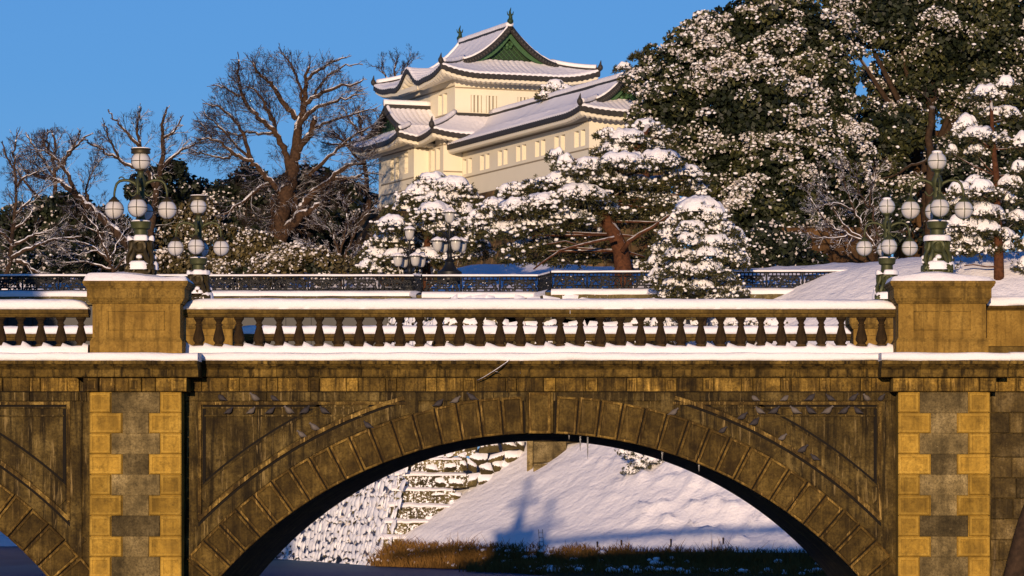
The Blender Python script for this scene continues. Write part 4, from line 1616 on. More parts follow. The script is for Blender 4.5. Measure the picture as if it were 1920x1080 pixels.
# gallery (long wing coming towards the moat)
NIN = (2.55, 12)
cw = [24.1 - 1.35 - 3.42 * k - 0 for k in range(7)]
GV0, GV1 = 1.3, 24.1
wall_face('gallery_wall', (.05, GV1), (.05, GV0), 19.6, 23.3, pairs([1.55 + 3.38 * k for k in range(7)], .72, .34, 21.15, 22.15), lines=(22.55, 20.85))
wall_face('gallery_wall', (.05, GV1), (5.05, GV1), 19.6, 23.4, [], lines=(22.7, 20.85))
wall_face('gallery_wall', (5.05, GV1), (5.05, GV0), 19.6, 23.3, [])

# ---------------------------------------------------------------- roofs
def roof_panel(tm, sm, so, A_, B_, C_, D_, sag=.12, lift=(.0, .0), rib=.38, bump=None, wall=None, ns=None, thick=.34, eave=True, snow_t=.13, tilt=0.0):
    """A,B eave ends (local u,v,z); D above A, C above B. tm tiles, sm snow, so soffit builders"""
    A_, B_, C_, D_ = [np.array(q, float) for q in (A_, B_, C_, D_)]
    Le = np.linalg.norm(B_ - A_)
    ed = (B_ - A_) / Le
    ns = ns or max(24, int(Le / rib * 6))
    nt_ = 13
    G = np.zeros((ns + 1, nt_, 3)); R = np.zeros((ns + 1, nt_))
    for i in range(ns + 1):
        s = i / ns
        for j in range(nt_):
            t_ = j / (nt_ - 1)
            p = (A_ * (1 - s) + B_ * s) * (1 - t_) + (D_ * (1 - s) + C_ * s) * t_
            p[2] -= sag * 4 * t_ * (1 - t_)
            lf = lift[0] * max(0, 1 - s * Le / 3.2) ** 2.2 + lift[1] * max(0, 1 - (1 - s) * Le / 3.2) ** 2.2
            p[2] += lf * (1 - t_) ** 1.5
            if bump: p[2] += bump(s) * (1 - t_) ** 1.2
            e = np.dot(p - A_, ed)
            R[i, j] = abs(cos(pi * e / rib)) ** .8
            G[i, j] = p
    def surf(dz, rb):
        H_ = np.zeros_like(G)
        for i in range(ns + 1):
            for j in range(nt_):
                q = G[i, j]
                H_[i, j] = L(q[0], q[1], q[2] + dz + rb * R[i, j])
        return H_
    T0 = surf(0, .06)
    tm.grid(T0)
    if eave:
        # eave edge: scalloped dark tile ends with a drop
        E = np.zeros((ns + 1, 3, 3))
        for i in range(ns + 1):
            q = G[i, 0]
            E[i, 0] = L(q[0], q[1], q[2] + .05 * R[i, 0])
            E[i, 1] = L(q[0], q[1], q[2] - thick * (.55 + .45 * R[i, 0]))
            q2 = G[i, 0] * .9 + G[i, 3] * .1
            E[i, 2] = L(q2[0], q2[1], q[2] - thick * .9)
        tm.grid(E)
    S_ = surf(snow_t, .055)
    # snow pulls back a touch from the edge and rounds over it
    for i in range(ns + 1):
        q = G[i, 0]
        nn = .02 * mnoise.noise((i * .13, q[0], q[1]))
        for j in range(nt_):
            S_[i, j, 2] += .035 * mnoise.noise((S_[i, j, 0] * .9, S_[i, j, 1] * .9, 3)) + nn
    first_row = np.array([L(G[i, 0][0], G[i, 0][1], G[i, 0][2] + .055 * R[i, 0] - .01) for i in range(ns + 1)])[:, None, :]
    mid = first_row.copy(); mid[:, 0, :] = first_row[:, 0, :] * .4 + S_[:, 0, :] * .6
    c_dir = (S_[:, 1, :] - S_[:, 0, :])
    S2 = np.concatenate([first_row, mid, S_ + 0], axis=1)
    S2[:, 2, :] = S_[:, 0, :] + c_dir * .12
    sm.grid(S2)
    # soffit: plastered rafters, rippled
    if so is not None and wall is not None:
        wa, wb = [np.array(q, float) for q in wall]
        E = np.zeros((ns + 1, 4, 3))
        for i in range(ns + 1):
            s = i / ns
            q = G[i, 0]; wl = wa * (1 - s) + wb * s
            rp = .10 * (R[i, 0])
            o = q * .93 + wl * .07
            E[i, 0] = L(o[0], o[1], q[2] - thick * .9)
            E[i, 1] = L(o[0], o[1], q[2] - thick * .9 - .16 - rp * .6)
            E[i, 2] = L((q[0] * .75 + wl[0] * .25), (q[1] * .75 + wl[1] * .25), q[2] * .75 + wl[2] * .25 - thick - .14 - rp)
            E[i, 3] = L(wl[0], wl[1], wl[2])
        so.grid(E)
    return G

def ridge_snow(a, b, w_=.22, h=.35):
    return
def beam(m, a, b, w_, h, mi=0):
    """upright beam between local points"""
    a = np.array(a, float); b = np.array(b, float)
    d = (b - a)[:2]; d = d / (np.linalg.norm(d) + 1e-9); n_ = np.array([-d[1], d[0]]) * w_
    v = []
    for p in (a, b):
        for (sx, sz) in ((-1, 0), (1, 0), (1, 1), (-1, 1)):
            v.append(L(p[0] + n_[0] * sx, p[1] + n_[1] * sx, p[2] + h * sz))
    m.add(v, [(0, 1, 2, 3), (4, 7, 6, 5), (0, 4, 5, 1), (1, 5, 6, 2), (2, 6, 7, 3), (3, 7, 4, 0)], mi)
def curve_pts(a, b, sag, n=14, lift0=0.0):
    a = np.array(a, float); b = np.array(b, float)
    out = []
    for i in range(n + 1):
        t_ = i / n
        p = a * (1 - t_) + b * t_
        p[2] -= sag * 4 * t_ * (1 - t_)
        p[2] += lift0 * max(0, 1 - t_ * 3) ** 2
        out.append(L(*p))
    return out

def finial(tm, u, v, z, s=1.0):
    c = L(u, v, z)
    tm.sphere(c, .26 * s, 10, 8)
    tm.tube([c, (c[0] + .03, c[1], c[2] + .35 * s), (c[0] - .03, c[1], c[2] + .75 * s), (c[0] + .05, c[1], c[2] + 1.1 * s)], [.2 * s, .16 * s, .09 * s, .02 * s], 8)
    for k in (-1, 1):
        tm.tube([(c[0], c[1], c[2] + .4 * s), (c[0] + k * .2 * s, c[1], c[2] + .55 * s), (c[0] + k * .26 * s, c[1], c[2] + .8 * s)], [.07 * s, .06 * s, .015], 6)
def onigawara(tm, u, v, z, s=1.0):
    c = L(u, v, z)
    tm.sphere(c, .20 * s, 8, 6, sz=1.3)
    tm.tube([c, (c[0], c[1], c[2] + .25 * s), (c[0] + .04, c[1], c[2] + .55 * s)], [.14 * s, .1 * s, .02], 6)

def irimoya(name, axis, u0, u1, v0, v1, ze, zr, hipw, zg, wallz, gable_set, verge, sag_lo, sag_up, lift, wall_in, ridge_ext=(0, 0), bump=None, gmat=True, ends=(True, True)):
    """hip-and-gable roof. axis 'v': ridge runs along v; eave rectangle u0..u1 x v0..v1 (v1 towards camera)."""
    tm, sm, so, gm = MB(), MB(), MB(), MB()
    uc = (u0 + u1) / 2
    ui0, ui1 = u0 + hipw, u1 - hipw
    vi0, vi1 = v0 + hipw, v1 - hipw
    wi = wall_in
    wz = wallz
    # lower skirts
    w0 = (u0 + wi, v0 + wi, wz); w1 = (u1 - wi, v0 + wi, wz); w2 = (u1 - wi, v1 - wi, wz); w3 = (u0 + wi, v1 - wi, wz)
    roof_panel(tm, sm, so, (u0, v1, ze), (u1, v1, ze), (ui1, vi1, zg), (ui0, vi1, zg), sag_lo, (lift, lift), wall=(w3, w2))
    roof_panel(tm, sm, so, (u0, v0, ze), (u0, v1, ze), (ui0, vi1, zg), (ui0, vi0, zg), sag_lo, (lift, lift), wall=(w0, w3), bump=bump)
    roof_panel(tm, sm, so, (u1, v0, ze), (u1, v1, ze), (ui1, vi1, zg), (ui1, vi0, zg), sag_lo, (lift, lift), wall=(w1, w2))
    if ends[0]:
        roof_panel(tm, sm, so, (u0, v0, ze), (u1, v0, ze), (ui1, vi0, zg), (ui0, vi0, zg), sag_lo, (lift, lift), wall=(w0, w1))
    # upper slopes
    va, vb = vi0 - verge, vi1 - gable_set + verge
    for (ua, sg) in ((ui0, 1), (ui1, -1)):
        roof_panel(tm, sm, None, (ua, va, zg), (ua, vb, zg), (uc, vb, zr), (uc, va, zr), sag_up, eave=False, ns=60)
        # verge: row of dark round tiles along the gable edge
        for vv, on in ((vb, ends[1]), (va, ends[0])):
            if not on: continue
            a = np.array((ua - .15 * sg, vv, zg - .06)); b = np.array((uc, vv, zr))
            pts = curve_pts(a, b, sag_up, 26)
            tm.tube([(p[0], p[1], p[2] - .06) for p in pts], .20, 7)
            dv = .13 if vv == vb else -.13
            for p in curve_pts(a + np.array([0, dv, 0]), b + np.array([0, dv, 0]), sag_up, 17): tm.sphere((p[0], p[1], p[2] - .10), .15, 7, 5)
            sp = [(p[0], p[1], p[2] + .15) for p in curve_pts(a - np.array([0, dv, 0]), b - np.array([0, dv, 0]), sag_up, 26)]
            sm.tube(sp, [.13 + .03 * mnoise.noise((q * .5, ua, 1)) for q in range(27)], 8)
            # bargeboard
            vin = vv - .22 if vv == vb else vv + .22
            A2 = [np.array(curve_pts((ua + .25 * sg, vin, zg - .05), (uc, vin, zr - .28), sag_up, 18)), np.array(curve_pts((ua + .75 * sg, vin, zg - .05), (uc, vin, zr - .75), sag_up * .9, 18))]
            gm.grid(np.stack(A2, axis=1), 1)
    for vv, on in ((vb - verge - .25, ends[1]), (va + verge + .25, ends[0])):
        if not on: continue
        n = 20
        G = np.zeros((n + 1, 8, 3))
        for i in range(n + 1):
            s = -1 + 2 * i / n
            u = uc + s * (ui1 - uc)
            top = zg + (zr - zg) * (1 - abs(s)) - sag_up * 4 * (1 - abs(s)) * abs(s) - .1
            for j in range(8):
                G[i, j] = L(u, vv, zg - .2 + (max(top, zg - .19) - zg + .2) * j / 7)
        gm.grid(G, 0)
        sgn = 1 if on and vv > (va + vb) / 2 else -1
        # lattice of the gable and its carved pendant
        for k in range(-9, 10):
            for sl in (-1, 1):
                uu = uc + k * .38
                pts = []
                for q in range(12):
                    z = zg + .25 + (zr - zg) * q / 12
                    u = uu + sl * (z - zg) * 1.0
                    s = abs(u - uc) / (ui1 - uc)
                    if s < .86 and z < zg + (zr - zg) * (1 - s) - sag_up * 4 * (1 - s) * s - .55: pts.append(L(u, vv + .03 * sgn, z))
                if len(pts) > 1: gm.tube(pts, .028, 4, 1)
        c = L(uc, vv + .12 * sgn, zr - 1.15)
        gm.sphere(c, .17, 10, 8, 1)
        for k in range(5):
            a = pi * (k / 4) + pi
            gm.sphere((c[0] + .34 * cos(a), c[1], c[2] + .26 * sin(a) + .05), .13, 8, 6, 1)
        sm.tube([L(u_, vv + .14 * sgn, zg + .03) for u_ in np.linspace(ui0 + .9, ui1 - .9, 10)], .07, 6)
        for k in (-1, 1):
            gm.tube([L(uc, vv + .1 * sgn, zr - .9), L(uc + k * (ui1 - uc) * .45, vv + .1 * sgn, zg + (zr - zg) * .40), L(uc + k * (ui1 - uc) * .8, vv + .1 * sgn, zg + .15)], .09, 5, 1)
    # ridge
    r0, r1 = va - ridge_ext[0], vb + ridge_ext[1]
    beam(tm, (uc, r0, zr - .1), (uc, r1, zr - .1), .2, .24)
    sm.tube([L(uc, q, zr + .19 + .03 * mnoise.noise((q, 1, 1))) for q in np.linspace(r0, r1, 24)], .23, 9)
    # hip ridges with end tiles
    for (ue, ve, ua, vv) in ((u0, v1, ui0, vi1), (u1, v1, ui1, vi1), (u0, v0, ui0, vi0), (u1, v0, ui1, vi0)):
        if not ends[0] and ve == v0: continue
        pts = curve_pts((ue, ve, ze + lift + .12), (ua, vv, zg + .1), sag_lo, 12)
        tm.tube(pts, .15, 6)
        sm.tube([(p[0], p[1], p[2] + .16) for p in pts[1:]], .17, 7)
        onigawara(tm, ue, ve, ze + lift + .25, .9)
    to = tm.build(name, 'roof_tile', castle, smooth=True, angle=60)
    sm.build('snow', 'snow', to, smooth=True)
    so.build('eave_soffit', 'castle_plaster', to, smooth=True, angle=50)
    gm.build('gable', ['gable_dark_green', 'gable_green'], to, smooth=False)
    return to

# upper roof: ridge along v, karahafu swell in the left eave
kb = lambda s: .95 * exp(-((s - .5) / .085) ** 2) - .12 * exp(-((abs(s - .5) - .17) / .06) ** 2)
ov = 1.6
up = irimoya('upper_roof', 'v', -ov, W_ + ov, -DV - ov, ov, 28.0, 31.55, 2.6, 29.15, 27.75, .0, .55, .10, .42, .55, ov, (0.0, 0.0), bump=kb)
for v_ in (-.5, -DV + .4):
    fm = MB(); finial(fm, W_ / 2, v_, 31.95, .85)
    fm.build('ridge_finial', 'gable_dark_green', up, smooth=True)
# plastered beam under the left swell
m = MB(); beam(m, (-1.35, -7.6, 27.35), (-1.35, -3.4, 27.35), .16, .32); m.build('eave_beam', 'castle_plaster', up)

# lower roof round the main body (lean-to skirts)
tm, sm, so = MB(), MB(), MB()
roof_panel(tm, sm, so, (-2.6, 2.6, 23.75), (11.0, 2.6, 23.75), (8.4, 0, 25.3), (0, 0, 25.3), .10, (.35, .35), wall=((-1.3, 1.3, 23.6), (9.7, 1.3, 23.6)))
roof_panel(tm, sm, so, (-2.6, -13.6, 23.75), (-2.6, 2.6, 23.75), (0, 0, 25.3), (0, -11, 25.3), .10, (.35, .35), wall=((-1.3, -12.3, 23.6), (-1.3, 1.3, 23.6)))
roof_panel(tm, sm, so, (11.0, -13.6, 23.75), (11.0, 2.6, 23.75), (8.4, 0, 25.3), (8.4, -11, 25.3), .10, (.35, .35), wall=((9.7, -12.3, 23.6), (9.7, 1.3, 23.6)))
pts = curve_pts((-2.6, 2.6, 24.2), (0, 0, 25.4), .1, 10)
tm.tube(pts, .15, 6); sm.tube([(p[0], p[1], p[2] + .16) for p in pts], .17, 7)
onigawara(tm, -2.6, 2.6, 24.35, 1.0)
beam(tm, (.02, .12, 25.25), (8.3, .12, 25.25), .16, .22)
to = tm.build('lower_roof', 'roof_tile', castle, smooth=True, angle=60)
sm.build('snow', 'snow', to, smooth=True); so.build('eave_soffit', 'castle_plaster', to, smooth=True, angle=50)

# bay roof: gable facing left, ridge along u
tm, sm, so, gm = MB(), MB(), MB(), MB()
ue = -4.05; vc = -5.15; v0, v1 = -10.4, -.3
ze, zr, zg = 23.65, 26.15, 24.55
roof_panel(tm, sm, so, (ue, v0, ze), (ue, v1, ze), (-2.7, v1 - 1.35, zg), (-2.7, v0 + 1.35, zg), .06, (.4, .4), wall=((-2.35, -8.6, 23.5), (-2.35, -1.7, 23.5)))
for (ve, sg) in ((v1, -1), (v0, 1)):
    roof_panel(tm, sm, so if ve == v1 else None, (ue, ve, ze), (-.6, ve, ze), (-.6, ve + sg * 1.35, zg), (-2.7, ve + sg * 1.35, zg), .06, (.4, .0), wall=((-2.35, -1.7 if ve == v1 else -8.6, 23.5), (-.6, -1.7 if ve == v1 else -8.6, 23.5)))
    roof_panel(tm, sm, None, (-3.15, ve + sg * 1.35, zg), (.05, ve + sg * 1.35, zg), (.05, vc, zr), (-3.15, vc, zr), .28, eave=False, ns=54)
    a = (-3.2, ve + sg * 1.15, zg - .1); b = (-3.2, vc, zr)
    pts = curve_pts(a, b, .28, 20)
    tm.tube(pts, .19, 7)
    for p in pts: tm.sphere((p[0] - .1, p[1], p[2] - .1), .13, 7, 5)
    sm.tube([(p[0] + .1, p[1], p[2] + .2) for p in pts], .12, 8)
    pts = curve_pts((ue, ve, ze + .5), (-2.7, ve + sg * 1.35, zg + .1), .05, 8)
    tm.tube(pts, .14, 6); sm.tube([(p[0], p[1], p[2] + .15) for p in pts[1:]], .16, 7)
    onigawara(tm, ue, ve, ze + .6, .7)
n = 16; G = np.zeros((n + 1, 5, 3))
for i in range(n + 1):
    s = -1 + 2 * i / n
    top = zg + (zr - zg) * (1 - abs(s)) - .28 * 4 * (1 - abs(s)) * abs(s) - .1
    for j in range(5): G[i, j] = L(-2.85, vc + s * 3.6, zg - .1 + (max(top, zg - .09) - zg + .1) * j / 4)
gm.grid(G, 0)
for k in range(-6, 7): gm.tube([L(-2.9, vc + k * .4, zg), L(-2.9, vc + k * .4, zg + max(.1, (zr - zg) * (1 - abs(k) / 8.0) - .6))], .03, 4, 1)
beam(tm, (-3.3, vc, zr - .1), (0, vc, zr - .1), .2, .42)
sm.tube([L(q, vc, zr + .4) for q in np.linspace(-3.35, 0, 12)], .24, 8)
to = tm.build('bay_roof', 'roof_tile', castle, smooth=True, angle=60)
sm.build('snow', 'snow', to, smooth=True); so.build('eave_soffit', 'castle_plaster', to, smooth=True, angle=50)
gm.build('gable', ['gable_dark_green', 'gable_green'], to)

# gallery roof
irimoya('gallery_roof', 'v', .05 - 1.1, 5.05 + 1.1, -1.2, GV1 + 1.2, 23.1, 25.35, 1.9, 23.95, 22.95, .0, .45, .06, .2, .28, 1.1, (0, 0.0), ends=(False, True))

# ishigaki of the turret
cb = thing('turret_stone_base', L(0, 5, 12), 'brown battered stone base under the castle turret', 'stone base')
m = MB()
path = [(9.7, -12.3), (-2.5, -12.3), (-2.5, -1.5), (-1.45, -1.5), (-1.45, 1.45), (-.1, 1.45), (-.1, 24.3), (5.2, 24.3), (5.2, 1.4), (9.7, 1.4)]
cen = np.array([3.5, 3.0])
rows = 9
G = np.zeros((len(path) + 1, rows, 3))
for i, (u, v) in enumerate(path + [path[0]]):
    d = np.array([u, v]) - np.array([3.0, max(-8.0, min(v, 20.0))])
    d = d / (np.linalg.norm(d) + 1e-6)
    for j in range(rows):
        dz = 8.0 * j / (rows - 1)
        o = .20 * dz + .010 * dz * dz
        G[i, j] = L(u + d[0] * o, v + d[1] * o, 19.6 - dz)
# subdivide each facet into courses of rough stones
for i in range(len(path)):
    a0, a1 = G[i], G[i + 1]
    L_ = np.linalg.norm(a1[0] - a0[0])
    nrow = 11
    for r in range(nrow):
        t0, t1 = r / nrow, (r + 1) / nrow
        def at(s, t_):
            k = t_ * (rows - 1); k0 = min(int(k), rows - 2); fr_ = k - k0
            return (a0[k0] * (1 - fr_) + a0[k0 + 1] * fr_) * (1 - s) + (a1[k0] * (1 - fr_) + a1[k0 + 1] * fr_) * s
        s = 0.0
        while s < 1:
            s2 = min(1.0, s + random.uniform(.6, 1.4) / max(L_, .6))
            q = [at(s, t1), at(s2, t1), at(s2, t0), at(s, t0)]
            c4 = sum(q) / 4
            nn = np.cross(q[1] - q[0], q[3] - q[0]); nn /= np.linalg.norm(nn) + 1e-9
            if np.dot(nn[:2], (c4 - np.array(L(3, np.clip(0, -8, 20), 0)))[:2]) < 0: nn = -nn
            b_ = random.uniform(.03, .14)
            inner = [p * .8 + c4 * .2 + nn * b_ for p in q]
            m.add([*q, *inner], [(4, 5, 6, 7), (0, 1, 5, 4), (1, 2, 6, 5), (2, 3, 7, 6), (3, 0, 4, 7)])
            s = s2
m.build('stones', 'castle_base_stone', cb)
# ================================================================== vegetation
def icos(sub):
    import bmesh
    bm = bmesh.new()
    if sub == 0:
        bmesh.ops.create_icosphere(bm, subdivisions=1, radius=1.0)
    else:
        bmesh.ops.create_icosphere(bm, subdivisions=2, radius=1.0)
    v = np.array([q.co[:] for q in bm.verts]); f = np.array([[q.index for q in fa.verts] for fa in bm.faces])
    bm.free()
    return v, f
ICO0, ICO1 = icos(0), icos(1)

def lumps(C, R, sz=.7, ico=ICO0, rough=.25):
    """snow lumps: C (n,3) centres, R (n,) radii -> V, F"""
    C = np.asarray(C); R = np.asarray(R)
    n = len(C); v, f = ico
    k = len(v)
    S = RNG.uniform(.8, 1.25, (n, 1, 3)); S[:, :, 2] *= sz
    jit = 1 + RNG.normal(0, rough * .5, (n, k, 1))
    V = v[None] * S * jit * R[:, None, None]
    a = RNG.uniform(0, 2 * pi, n); ca, sa = np.cos(a)[:, None], np.sin(a)[:, None]
    X = V[:, :, 0] * ca - V[:, :, 1] * sa; Y = V[:, :, 0] * sa + V[:, :, 1] * ca
    V = np.stack([X, Y, V[:, :, 2]], axis=2) + C[:, None, :]
    Fc = f[None] + (np.arange(n) * k)[:, None, None]
    return V.reshape(-1, 3), Fc.reshape(-1, f.shape[1])

def rand_dirs(n):
    d = RNG.normal(size=(n, 3)); return d / np.linalg.norm(d, axis=1, keepdims=True)

def leaves(C, N, size, asp=.55):
    """diamond leaves at C with approximate normals N"""
    n = len(C)
    N = N + RNG.normal(0, .75, (n, 3)); N /= np.linalg.norm(N, axis=1, keepdims=True) + 1e-9
    a = np.cross(N, RNG.normal(size=(n, 3))); a /= np.linalg.norm(a, axis=1, keepdims=True) + 1e-9
    b = np.cross(N, a)
    s = (size * RNG.uniform(.6, 1.3, n))[:, None]
    V = np.stack([C - a * s, C + b * s * asp, C + a * s, C - b * s * asp], axis=1)
    Fq = np.arange(n * 4).reshape(n, 4)
    return V.reshape(-1, 3), Fq

def broad_tree(name, label, base, lobes, leaf='leaf_broad', snow=.5, cat='tree', group=None, sub=1.0, lsize=.17, nleaf=80, trunk_r=.35, sub_r=(.45, .95), gap=.0, bark='bark_dark', lump_r=(.05, .14), dens=1.0):
    """evergreen: lobes are (centre, radii); each carries many leaf clumps with snow on their upper side"""
    base = np.asarray(base, float)
    root = thing(name, base, label, cat, group)
    LC, LN, SC_, SR, IC, IN, FC, FN = [], [], [], [], [], [], [], []
    tk = MB()
    top = max(lobes, key=lambda q: q[0][2] + q[1][2] * .3)
    tc = np.mean([np.array(q[0]) for q in lobes], axis=0)
    trunk_top = np.array([tc[0], tc[1], top[0][2]])
    H = trunk_top[2] - base[2]
    tp = [base + np.array([0, 0, -.4])] + [base * (1 - t_) + trunk_top * t_ + np.array([.25 * sin(t_ * 7 + base[0]), 0, 0]) for t_ in (.15, .35, .6, .85)]
    tk.tube(tp, [trunk_r * 1.3, trunk_r, trunk_r * .8, trunk_r * .5, trunk_r * .2], 9)
    for (c, r) in lobes:
        c = np.array(c, float); r = np.array(r, float)
        st = base * .55 + trunk_top * .45
        tk.tube([st, (st + c) / 2 + RNG.normal(0, .3, 3), c], [trunk_r * .4, trunk_r * .28, trunk_r * .1], 6)
        area = 4 * pi * ((r[0] * r[1]) ** 1.6 / 3 + (r[0] * r[2]) ** 1.6 / 3 + (r[1] * r[2]) ** 1.6 / 3) ** (1 / 1.6)
        n = int(area * 1.0 * sub)
        D = rand_dirs(n)
        keep = (D[:, 1] < .35) | (RNG.random(n) < .45)
        D = D[keep]
        rad = RNG.uniform(.74, 1.04, len(D))
        Cs = c + D * r * rad[:, None]
        Nn = D / r; Nn /= np.linalg.norm(Nn, axis=1, keepdims=True)
        for q in range(len(Cs)):
            g = mnoise.noise((Cs[q][0] * .5, Cs[q][1] * .5, Cs[q][2] * .55))
            if g < -.42 + gap: continue
            rs = RNG.uniform(*sub_r)
            k = int(nleaf * dens * (rs / .7) ** 2)
            d = rand_dirs(k) + Nn[q] * .35 + np.array([0, 0, .15])
            d /= np.linalg.norm(d, axis=1, keepdims=True)
            rr = rs * RNG.uniform(.45, 1.05, k) ** .6
            LC.append(Cs[q] + d * rr[:, None] * np.array([1, 1, .75])); LN.append(d)
            amt = snow * max(.08, .75 + 2.0 * mnoise.noise((Cs[q][0] * .45 + 9, Cs[q][1] * .4, Cs[q][2] * .5)))
            kk = int(max(0, RNG.poisson(max(0.01, 15 * amt * (rs / .7) ** 2))))
            k2 = int(k * min(1.3, .85 * amt))
            if k2:
                d = rand_dirs(k2) * np.array([1, 1, .8]) + np.array([0, -.3, .4]) + Nn[q] * .3
                d /= np.linalg.norm(d, axis=1, keepdims=True)
                FC.append(Cs[q] + d * rs * RNG.uniform(.8, 1.1, (k2, 1)) * np.array([1, 1, .78])); FN.append(d * .6 + np.array([0, -.4, .6]))
            if kk:
                d = rand_dirs(kk) * np.array([.9, .9, .7]) + np.array([0, -.3, .55]) + Nn[q] * .35
                d /= np.linalg.norm(d, axis=1, keepdims=True)
                cs = Cs[q] + d * rs * np.array([1, 1, .78])
                SC_.append(cs); SR.append(RNG.uniform(*lump_r, kk) * RNG.uniform(.5, 1.1, kk))
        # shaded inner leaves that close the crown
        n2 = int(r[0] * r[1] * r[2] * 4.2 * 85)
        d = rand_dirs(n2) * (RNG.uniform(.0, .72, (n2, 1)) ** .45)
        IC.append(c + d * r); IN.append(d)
    tk.build('trunk', bark, root, smooth=True)
    V, Fq = leaves(np.concatenate(LC), np.concatenate(LN), lsize)
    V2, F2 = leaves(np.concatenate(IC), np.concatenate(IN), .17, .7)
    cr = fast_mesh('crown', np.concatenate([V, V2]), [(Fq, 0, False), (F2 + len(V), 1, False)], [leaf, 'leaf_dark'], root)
    if SC_:
        V, Ft = lumps(np.concatenate(SC_), np.concatenate(SR), .62)
        fs = [(Ft, 0, True)]
        if FC:
            V2, F2 = leaves(np.concatenate(FC), np.concatenate(FN), lsize * .62, .7)
            fs.append((F2 + len(V), 1, False)); V = np.concatenate([V, V2])
        fast_mesh('snow', V, fs, ['tree_snow', 'frosted_leaf'], cr)
    return root

def lobe_px(px, py, rx, ry, d, dep=None):
    s = d / F
    c = P(px, py, d)
    return (c, (rx * s, (dep if dep else rx * s * .8), ry * s))

# ---------------------------------------------------------------- pines: flat layered pads under snow
def pine(name, label, base, trunk_pts, pads, d, snow=1.0, trunk_r=.25, needle=.24, group=None, cat='pine tree', bark='bark_pine', dens=1.0, lump=(.13, .30), branches=()):
    base = np.asarray(base, float)
    root = thing(name, base, label, cat, group)
    NC, ND, SC_, SR, GV, GF = [], [], [], [], [], []
    tk = MB()
    tp = [base + np.array([0, 0, -.3])] + [np.asarray(q, float) for q in trunk_pts]
    tk.tube(tp, np.linspace(trunk_r * 1.2, trunk_r * .3, len(tp)), 9)
    tpa = np.array(tp)
    bb = MB()
    for (px, py, rx, ry, *rest) in pads:
        dd = d + (rest[0] if rest else RNG.uniform(-1.3, 1.3))
        sw = rest[1] if len(rest) > 1 else RNG.choice([.15, .5, .9, 1.1], p=[.2, .25, .35, .2])
        s = dd / F
        c = P(px, py, dd); r = np.array([rx * s, max(rx * s * .75, .35), ry * s])
        # bough to the pad
        # bough leaves the stem below the pad
        below = tpa[tpa[:, 2] < c[2] + .1]
        st = below[-1] if len(below) else tpa[0]
        mid = (st + c) / 2 + np.array([0, 0, -.1])
        if c[2] > base[2] + 2.4: bb.tube([st, mid, c + np.array([0, 0, -r[2] * .5])], [trunk_r * .2, trunk_r * .15, trunk_r * .08], 6)
        # knots of needles fill a flattened dome
        n = int(95 * dens * r[0] * r[1] * (1 + r[2])) + 14
        q = RNG.normal(size=(n, 3)); q /= np.linalg.norm(q, axis=1, keepdims=True)
        q *= RNG.uniform(.35, 1.12, (n, 1)) ** .55
        pos = c + q * r * np.array([1.04, 1.04, 1.0]) - np.array([0, 0, r[2] * .22])
        pos += .12 * RNG.normal(size=(n, 3)) * np.array([1, 1, .6])
        NC.append(pos); ND.append(q * np.array([1, 1, .5]) + np.array([0, 0, .35]))
        # finger sprays drooping at the rim
        m = int(20 * dens * (r[0] + r[1])) + 6
        a = RNG.uniform(0, 2 * pi, m)
        rim = c + np.stack([np.cos(a) * r[0] * RNG.uniform(.85, 1.2, m), np.sin(a) * r[1] * RNG.uniform(.85, 1.2, m), -r[2] * RNG.uniform(.1, .9, m)], axis=1)
        NC.append(rim); ND.append(np.stack([np.cos(a), np.sin(a), np.full(m, .1)], axis=1))
        # one lumpy cap of snow with drooping fingers, plus loose lumps on the rim
        amt = snow * sw
        if amt > .12:
            nu = int(min(56, max(20, r[0] * 14))); nv = 9
            sd = RNG.uniform(0, 50)
            G = np.zeros((nv, nu + 1, 3))
            for i in range(nv):
                u = i / (nv - 1)
                for j in range(nu + 1):
                    an = 2 * pi * j / nu
                    ca, sa = cos(an), sin(an)
                    fing = .80 + .42 * mnoise.noise((ca * 2.6 * max(1, r[0]) + sd, sa * 2.0, sd)) + .34 * mnoise.noise((ca * 6 * max(1, r[0]) + sd, sa * 5, sd + 4))
                    ext = fing * (.98 if amt > .7 else .66 + .4 * amt)
                    x_, y_ = ca * u * r[0] * ext, sa * u * r[1] * ext
                    h = r[2] * (.12 + .88 * sqrt(max(0, 1 - (u * .97) ** 2))) + min(.36, .12 + .11 * amt) * (1 - u ** 4) * (1 + .5 * mnoise.noise((x_ * 2.4 + sd, y_ * 2.4, sd)))
                    h += .09 * mnoise.noise((x_ * 4.5 + sd, y_ * 4.5, sd + 2)) - .12 * u ** 6
                    G[i, j] = c + np.array([x_, y_, h])
            base_i = sum(len(q) for q in GV)
            idx = np.arange(nv * (nu + 1)).reshape(nv, nu + 1)
            GF.append(np.stack([idx[:-1, :-1], idx[:-1, 1:], idx[1:, 1:], idx[1:, :-1]], axis=2).reshape(-1, 4) + base_i)
            GV.append(G.reshape(-1, 3))
        if amt > 0:
            m = int(20 * min(amt, 1.3) * (r[0] + r[1])) + 2
            a = RNG.uniform(pi * .95, 2.05 * pi, m)
            rim = c + np.stack([np.cos(a) * r[0] * RNG.uniform(.7, 1.12, m), np.sin(a) * r[1] * RNG.uniform(.8, 1.12, m), r[2] * RNG.uniform(-.75, .7, m)], axis=1)
            SC_.append(rim); SR.append(RNG.uniform(lump[0] * .32, lump[1] * .42, m))
    for (pts, r0, r1) in branches:
        bb.tube([np.asarray(q, float) for q in pts], np.linspace(r0, r1, len(pts)), 7)
    tk.build('trunk', bark, root, smooth=True)
    bb.build('boughs', 'bark_pine' if bark == 'bark_pine' else bark, root, smooth=True)
    C = np.concatenate(NC); Dr = np.concatenate(ND)
    Dr /= np.linalg.norm(Dr, axis=1, keepdims=True) + 1e-9
    k = 9
    n = len(C)
